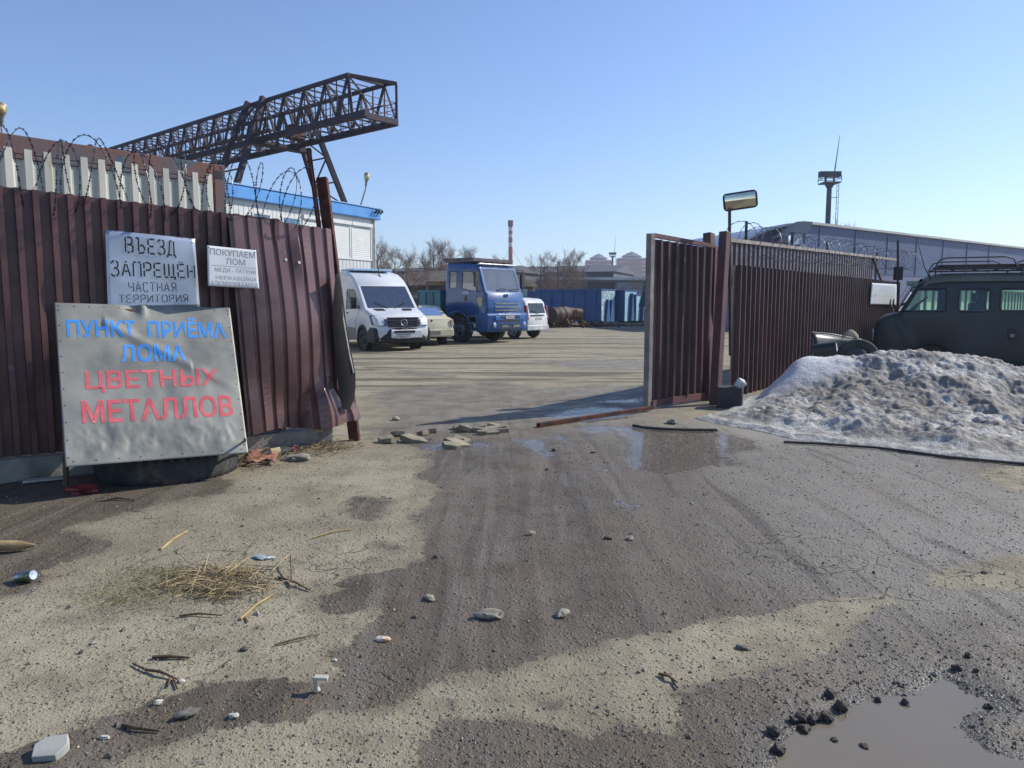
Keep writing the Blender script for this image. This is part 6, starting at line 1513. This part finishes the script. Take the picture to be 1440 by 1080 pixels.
# ------------------------------------------------------------------ small things on the ground
ST = [pm('stone_pale', '#9a9382', '#7d7668', 30, .85, bump=.4, bscale=120), pm('stone_grey', '#6f6b64', '#57534d', 30, .85, bump=.4, bscale=120), pm('clod_dark', '#4d453d', '#38322d', 30, .8, bump=.5, bscale=90), pm('white_chip', '#b9b6aa', '#9c998e', 20, .7)]
STONES = [(689, 868, .040, 0, 1.7, 'tan flat stone on the wet asphalt left of the pale pointed one'), (791, 864, .034, 0, 1.3, 'pale pointed stone on the wet asphalt in the middle of the entrance'),
 (604, 843, .026, 0, 1.5, 'small tan bone shaped stone near the left edge of the wet asphalt'), (746, 752, .030, 0, 1.2, 'rough tan stone in the middle of the wet asphalt'), (886, 760, .026, 0, 1.2, 'round tan stone right of centre on the wet asphalt'),
 (855, 759, .022, 2, 1.5, 'small dark stone beside the round tan one'), (834, 637, .028, 0, 1.3, 'pale stone between the blue reflecting pools'), (780, 634, .028, 2, 1.2, 'black stone at the rim of the blue reflecting pool'),
 (1044, 911, .018, 1, 1.6, 'grey stone on the dry tan strip towards the right'), (557, 591, .05, 0, 1.3, 'brick shaped stone beyond the cracked edge left of the pothole'), (945, 596, .07, 0, 1.5, 'pale stone lying in front of the open gate leaf'),
 (328, 1010, .022, 3, 1.2, 'white stone chip on the dark damp patch at lower left'), (222, 989, .020, 3, 1.3, 'pale square chip at the upper edge of the dark damp patch'), (114, 918, .012, 2, 1.3, 'tiny dark stone alone on the dry left ground'),
 (470, 928, .014, 3, 1.1, 'small white chip at the tip of the dry left ground'), (343, 913, .016, 2, 1.4, 'dark lump beside the damp patch on the left'), (255, 958, .016, 3, 1.5, 'thin white flake among the sticks at lower left'), (148, 1038, .016, 3, 1.7, 'white flake on the damp patch right of the big tile shard'),
 (265, 1006, .030, 1, 1.6, 'broken grey clod on the dark damp patch at lower left')]
for i, (px, py, s, k, st, lab) in enumerate(STONES):
    lump('stone', lab, 'stone', gp(px, py), s * (.7 if k == 3 else .9), ST[k], 20 + i, 'loose stones on the ground', stretch=st, rot=i * 1.1, flat=.6)
CLODS = [(1127, 1008, .030), (1132, 1019, .028), (1115, 1010, .022), (1141, 1009, .026), (1153, 1004, .024), (1163, 1005, .032), (1183, 990, .036), (1168, 977, .030), (1088, 1028, .03), (1095, 1050, .026), (1235, 979, .018), (1273, 982, .026), (1345, 940, .022), (1174, 1033, .018), (1216, 1042, .020), (1390, 988, .02), (1373, 944, .016), (1361, 922, .018)]
for i, (px, py, s) in enumerate(CLODS):
    p = gp(px, py); p.z = max(p.z, WZ - .008)
    lump('mud_clod', 'dark wet clod at the rim of the muddy foreground puddle' if i < 11 else 'dark wet clod lying in or beside the muddy foreground puddle', 'clod', p, s * .68, ST[2], 70 + i, 'dark clods around the foreground puddle', stretch=1.2, rot=i, flat=.85)
# broken asphalt slabs in the pothole
SLAB = pm('asphalt_slab', '#7f7765', '#9a907a', 5, .9, bump=.5, bscale=60, spots=('#4c463c', 8, .55, .2))
rg = random.Random(5)
for i in range(34):
    px = rg.uniform(528, 712); py = 601 + rg.random() * 30 * (1 if px < 650 else .45) + (rg.random() * 4)
    if 596 < px < 636 and 613 < py: continue
    if 648 < px < 690 and py > 612: continue
    p = gp(px, py); n = rg.randrange(4, 7); s = rg.uniform(.07, .17); a0 = rg.random() * 6
    poly = [(math.cos(a0 + 6.283 * k / n) * s * rg.uniform(.7, 1.25), math.sin(a0 + 6.283 * k / n) * s * rg.uniform(.5, .9)) for k in range(n)]
    M = Matrix.Translation((p.x, p.y, p.z + .012)) @ Matrix.Rotation(rg.gauss(0, .16), 4, 'X') @ Matrix.Rotation(rg.gauss(0, .16), 4, 'Y')
    b = MB(); b.prism(poly, lambda a, c, t: M @ Vector((a, c, t)), -.02, .03 + rg.random() * .02)
    tag(b.build('asphalt_slab', SLAB, bevel=.006), 'broken slab of tan asphalt at the wet pothole beyond the left fence end', 'slab', 'broken asphalt slabs at the pothole')
# bars and cables
b = MB(); b.bar(gp(757, 601) + Vector((0, 0, .03)), gp(916, 578) + Vector((0, 0, .05)), .07, .05); tag(b.build('metal_bar', RUSTM), 'long rusty metal bar lying on the ground up to the gate leaf', 'bar')
b = MB(); b.tube([gp(x, y) + Vector((0, 0, .02)) for x, y in ((890, 601), (905, 604), (930, 606), (960, 607), (1008, 607))], .018, 6); tag(b.build('black_cable', BLACKP), 'black cable lying across the brown puddle in front of the gate', 'cable')
b = MB(); b.tube([gp(x, y) + Vector((0, 0, .02)) for x, y in ((1102, 623), (1150, 626), (1230, 632), (1265, 636), (1330, 645), (1440, 655), (1500, 659))], .014, 6); tag(b.build('black_cable', BLACKP), 'thin black cable along the front edge of the snow heap', 'cable')
# drink can
c = gp(37, 819) ; can = thing('drink_can', 'shiny drink can lying on its side at the left edge', 'can', c + Vector((0, 0, .033)))
ax = Vector((.90, -.28, .25)).normalized()
b = MB(); b.lathe([(0, -.058), (.026, -.06), (.033, -.052), (.033, .048), (.027, .06), (.025, .058)], (0, 0, 0), ax, 24); b.build('can_body', pm('can_silver', '#b4b7c2', '#6f7658', 9, .28, .7), can, smooth=40)
b = MB(); b.lathe([(.027, .06), (.025, .056), (0, .054)], (0, 0, 0), ax, 24); b.build('can_end', pm('bright_aluminium', '#e6e8f2', '#d2d6ea', 8, .25, .9), can, smooth=40)
# plastic bottle, pink sheet, stick, tile
c = gp(398, 642); bt = thing('plastic_bottle', 'clear plastic bottle with amber label lying by the fence end', 'bottle', c + Vector((-.05, -.02, .05))); ax = Vector((.86, .45, .12)).normalized()
BOT = glass('bottle_plastic', '#e8e2cf', .12, .10, .5)
b = MB(); b.lathe([(0, -.15), (.042, -.15), (.047, -.13), (.047, .05), (.043, .09), (.018, .14), (.016, .155)], (0, 0, 0), ax, 20); b.build('bottle_body', BOT, bt, smooth=40)
b = MB(); b.lathe([(.048, -.06), (.048, .03)], (0, 0, 0), ax, 20); b.build('bottle_label', pm('bottle_label', '#c9b27a', '#d8cba2', 20, .5), bt, smooth=40)
b = MB(); b.lathe([(.019, .15), (.019, .175), (0, .176)], (0, 0, 0), ax, 14); b.build('bottle_cap', pm('cap_red', '#c2554c', '#a9443c', 9, .4), bt)
b = MB(); V = []
for i in range(8):
    for j in range(5):
        q = gp(343 + 44 * i / 7 + 2 * j, 655 - 20 * j / 4 + 1.5 * math.sin(i)); V.append(q + Vector((0, 0, .025 + .03 * math.sin(i * .9 + j) ** 2)))
b.add(V, [(i * 5 + j, i * 5 + j + 1, (i + 1) * 5 + j + 1, (i + 1) * 5 + j) for i in range(7) for j in range(4)]); o = b.build('pink_sheet', pm('pink_plastic', '#b07a68', '#9a6656', 10, .6), smooth=60); so = o.modifiers.new('t', 'SOLIDIFY'); so.thickness = .006; tag(o, 'crumpled pinkish plastic sheet beside the right corner of the painted board', 'plastic sheet')
lump('white_foam', 'small white foam lump between the painted board and the pink sheet', 'foam', gp(357, 641) + Vector((0, .1, 0)), .05, pm('white_foam', '#dcdcd8', '#c4c4c0', 20, .8), 91)
lump('concrete_piece', 'broken grey concrete piece below the plastic bottle', 'concrete', gp(418, 648), .085, CONCR, 92, stretch=1.6, flat=.4)
lump('concrete_piece', 'pale leaning concrete piece in the dead grass under the buckled sheet', 'concrete', gp(441, 624), .10, pm('pale_concrete', '#b5ab90', '#9c937a', 6, .9), 95, stretch=1.2, flat=1.0)
p = gp(70, 1062); poly = [(-.045, -.03), (.03, -.045), (.06, .0), (.05, .05), (-.02, .055), (-.05, .03)]
M = Matrix.Translation(p + Vector((0, 0, .012))) @ Matrix.Rotation(R(14), 4, 'X') @ Matrix.Rotation(.3, 4, 'Z'); b = MB(); b.prism(poly, lambda a, c, t: M @ Vector((a, c, t)), -.012, .022)
tag(b.build('tile_shard', pm('grey_tile', '#a7a89f', '#95968d', 6, .7, bump=.1), bevel=.003), 'flat pale grey tile shard at the bottom left corner', 'tile')
b = MB(); b.tube([gp(-70, 781) + Vector((0, 0, .04)), gp(-10, 777) + Vector((0, 0, .045)), gp(28, 776) + Vector((0, 0, .04)), gp(50, 774) + Vector((0, 0, .03))], [.032, .034, .032, .008], 8)
tag(b.build('broken_branch', pm('bare_wood', '#a58d66', '#86704f', 9, .8, bump=.3, bscale=40), smooth=60), 'thick pale broken branch entering from the left edge', 'branch')
b = MB(); b.lathe([(0, 0), (.026, 0), (.026, .055), (0, .056)], gp(446, 972) + Vector((0, 0, .004)), (.2, .1, 1), 10); q = gp(446, 972)
b = MB(); b.tube([q + Vector((.0, 0, .005)), q + Vector((-.006, 0, .035)), q + Vector((-.008, 0, .065))], [.016, .008, .012], 7); b.bar(q + Vector((-.01, 0, .062)), q + Vector((.045, .0, .060)), .03, .012)
tag(b.build('white_hook', pm('dull_white_plastic', '#bdb8a8', '#a9a494', 9, .6), bevel=.002), 'dull white plastic hook piece standing on the damp patch at lower centre', 'plastic piece')
lump('litter_piece', 'white and orange scrap of litter on the wet asphalt below the dry ground', 'litter', gp(539, 900), .022, pm('litter_white', '#d2cfc6', '#b98a4e', 40, .7), 97, stretch=1.4, flat=.5)
lump('litter_piece', 'crushed red wrapper lying in the shade under the left end of the board', 'litter', gp(118, 694), .075, pm('wrapper_red', '#8d2b2a', '#5a1a1c', 8, .45), 98, stretch=1.6, flat=.6)
lump('litter_piece', 'flattened pale blue wrapper on the dry ground left of the straw', 'litter', gp(371, 784), .035, pm('wrapper_blue', '#8d99a0', '#b0b8ba', 20, .5), 99, stretch=1.9, flat=.3)
b = MB(); M = Matrix.Translation(gp(62, 678) + Vector((0, 0, .012))) @ Matrix.Rotation(.6, 4, 'Z'); b.prism([(-.16, -.04), (.14, -.06), (.18, .02), (-.12, .05)], lambda a, c, t: M @ Vector((a, c, t)), 0, .018)
tag(b.build('white_board_piece', pm('white_chip', '#cfcdc4')), 'white board offcut lying in the shade by the left fence foot', 'board')
# sticks
STK = pm('dry_stick', '#6a5540', '#4d3e30', 12, .9); STR = pm('straw_stick', '#b39d6c', '#94814f', 12, .9)
def stick(label, pts, r, mat, br=()):
    root = MB(); root.tube([gp(x, y) + Vector((0, 0, .008 + h)) for x, y, h in pts], [r] * (len(pts) - 1) + [r * .5], 6)
    for q in br: root.tube([gp(x, y) + Vector((0, 0, .008 + h)) for x, y, h in q], r * .6, 5)
    tag(root.build('stick', mat, smooth=60), label, 'stick', 'sticks lying on the dry ground')
stick('long pale stalk lying diagonally between the damp patch and the straw', [(226, 774, 0), (245, 761, .01), (264, 748, 0)], .008, STR)
stick('dark forked stick right of the straw clump', [(392, 811, 0), (415, 821, .01), (437, 831, 0)], .007, STK, [[(410, 818, .01), (409, 793, .05)], [(400, 814, 0), (410, 826, 0)]])
stick('straight dark twig lying level on the dry ground at lower left', [(215, 927, 0), (240, 927, .004), (267, 927, 0)], .009, STK)
stick('dark branched twig with pale leaves just below the straight level twig', [(205, 945, 0), (225, 951, .01), (250, 957, 0)], .007, STK, [[(187, 936, 0), (205, 945, 0)], [(240, 955, 0), (236, 968, 0)], [(244, 956, 0), (249, 970, 0)]])
stick('thin curved dark stick on the damp patch at lower left', [(172, 1022, 0), (190, 1028, .004), (225, 1031, 0)], .007, STK)
stick('pale straw stalk right of the straw clump', [(338, 872, 0), (362, 853, .012), (388, 834, 0)], .007, STR, [[(345, 866, 0), (349, 876, 0)]])
stick('dark thin stick lying just below the straw clump', [(252, 867, 0), (280, 865, .006), (312, 866, 0)], .006, STK)
stick('thin brown stalk on the dry ground above the damp tip', [(386, 908, 0), (420, 900, .006), (450, 892, 0)], .005, STK)
stick('long thin straw stalk near the right rim of the dry ground', [(440, 757, 0), (470, 750, .004), (498, 746, 0)], .006, STR)
stick('small frayed twig on the dry tan strip right of centre', [(927, 948, 0), (940, 954, .01), (952, 960, 0)], .007, STK, [[(940, 954, .01), (934, 946, 0)], [(945, 957, 0), (953, 968, 0)]])
stick('dark stick lying beneath the left part of the tyre', [(140, 706, 0), (165, 703, .01), (190, 705, 0)], .010, pm('grey_wood', '#7b6a55'))
# straw and dead grass
def straw(name, label, cs, n, L, r, cols, h):
    rg = random.Random(len(cs) * 7 + n); V, Fc = [], []
    for k in range(n):
        px, py, sx, sy = rg.choice(cs); p = gr(rg.gauss(px, sx), rg.gauss(py, sy)); p.z = Z(p.x, p.y) + .004 + abs(rg.gauss(0, h)); a = rg.uniform(0, 6.283); d = Vector((math.cos(a), math.sin(a), rg.gauss(.05, .22))); l = L * rg.uniform(.3, 1)
        s = Vector((-d.y, d.x, 0)).normalized() * r * rg.uniform(.6, 1.3); o = len(V); q = p + d * l * .5 + Vector((0, 0, .012 * rg.random())); e = p + d * l; e.z = max(e.z, p.z - .01)
        V += [p - s, p + s, q + s, q - s, e, p + Vector((0, 0, r)), q + Vector((0, 0, r))]; Fc += [(o, o + 5, o + 6, o + 3), (o + 5, o + 1, o + 2, o + 6), (o + 3, o + 6, o + 4), (o + 6, o + 2, o + 4), (o, o + 3, o + 2, o + 1)]
    me = bpy.data.meshes.new(name); me.from_pydata([tuple(v) for v in V], [], Fc); me.update()
    t = NT(name + '_dry'); rnd = t.n('ShaderNodeNewGeometry').outputs['Random Per Island']; cr = t.n('ShaderNodeValToRGB'); cr.color_ramp.elements[0].color = (*lin(cols[0]), 1); cr.color_ramp.elements[1].color = (*lin(cols[1]), 1); t.l(rnd, cr.inputs[0])
    tag(link(name, me, t.out(cr.outputs[0], .9)), label, 'grass', kind='stuff')
straw('dead_straw', 'tangled clump of dead straw on the dry ground at lower left', [(282, 812, 22, 9), (318, 826, 24, 9), (335, 808, 18, 7), (248, 822, 26, 7), (300, 835, 18, 5)], 800, .13, .0019, ('#4d402f', '#a5946c'), .010)
straw('straw_stalks', 'coarse pale straw stalks mixed through the dead straw clump', [(290, 815, 30, 11), (325, 825, 30, 10), (345, 812, 24, 8)], 150, .24, .0032, ('#6a5940', '#c0ab7e'), .012)
straw('short_grass', 'thin yellowish dead grass around the straw clump', [(200, 825, 40, 9), (170, 845, 50, 10), (230, 806, 30, 6)], 1300, .04, .0014, ('#55502f', '#8c8558'), .004)
straw('dead_grass', 'dead grass tufts along the foot of the buckled fence end', [(440, 636, 24, 5), (470, 630, 20, 4), (385, 636, 26, 6), (350, 650, 20, 5), (20, 668, 25, 4)], 1500, .16, .0026, ('#4d4030', '#a8946a'), .03)
straw('leaf_litter', 'small twigs and leaf scraps strewn over the dry left ground', [(300, 760, 120, 40), (250, 920, 150, 60), (450, 800, 60, 60), (60, 770, 60, 30)], 500, .05, .0022, ('#2e2823', '#8a7a5c'), .002)

# ------------------------------------------------------------------ thin spring haze over the whole yard
b = MB(); b.box((-900, -60, -3), (900, 900, 75)); hz_ = NT('thin_haze'); vol = hz_.n('ShaderNodeVolumePrincipled'); vol.inputs['Color'].default_value = (.80, .88, 1, 1); vol.inputs['Density'].default_value = .0006; vol.inputs['Anisotropy'].default_value = .35
ho = hz_.n('ShaderNodeOutputMaterial'); hz_.l(vol.outputs[0], ho.inputs['Volume']); tag(b.build('haze', hz_.m), kind='stuff')
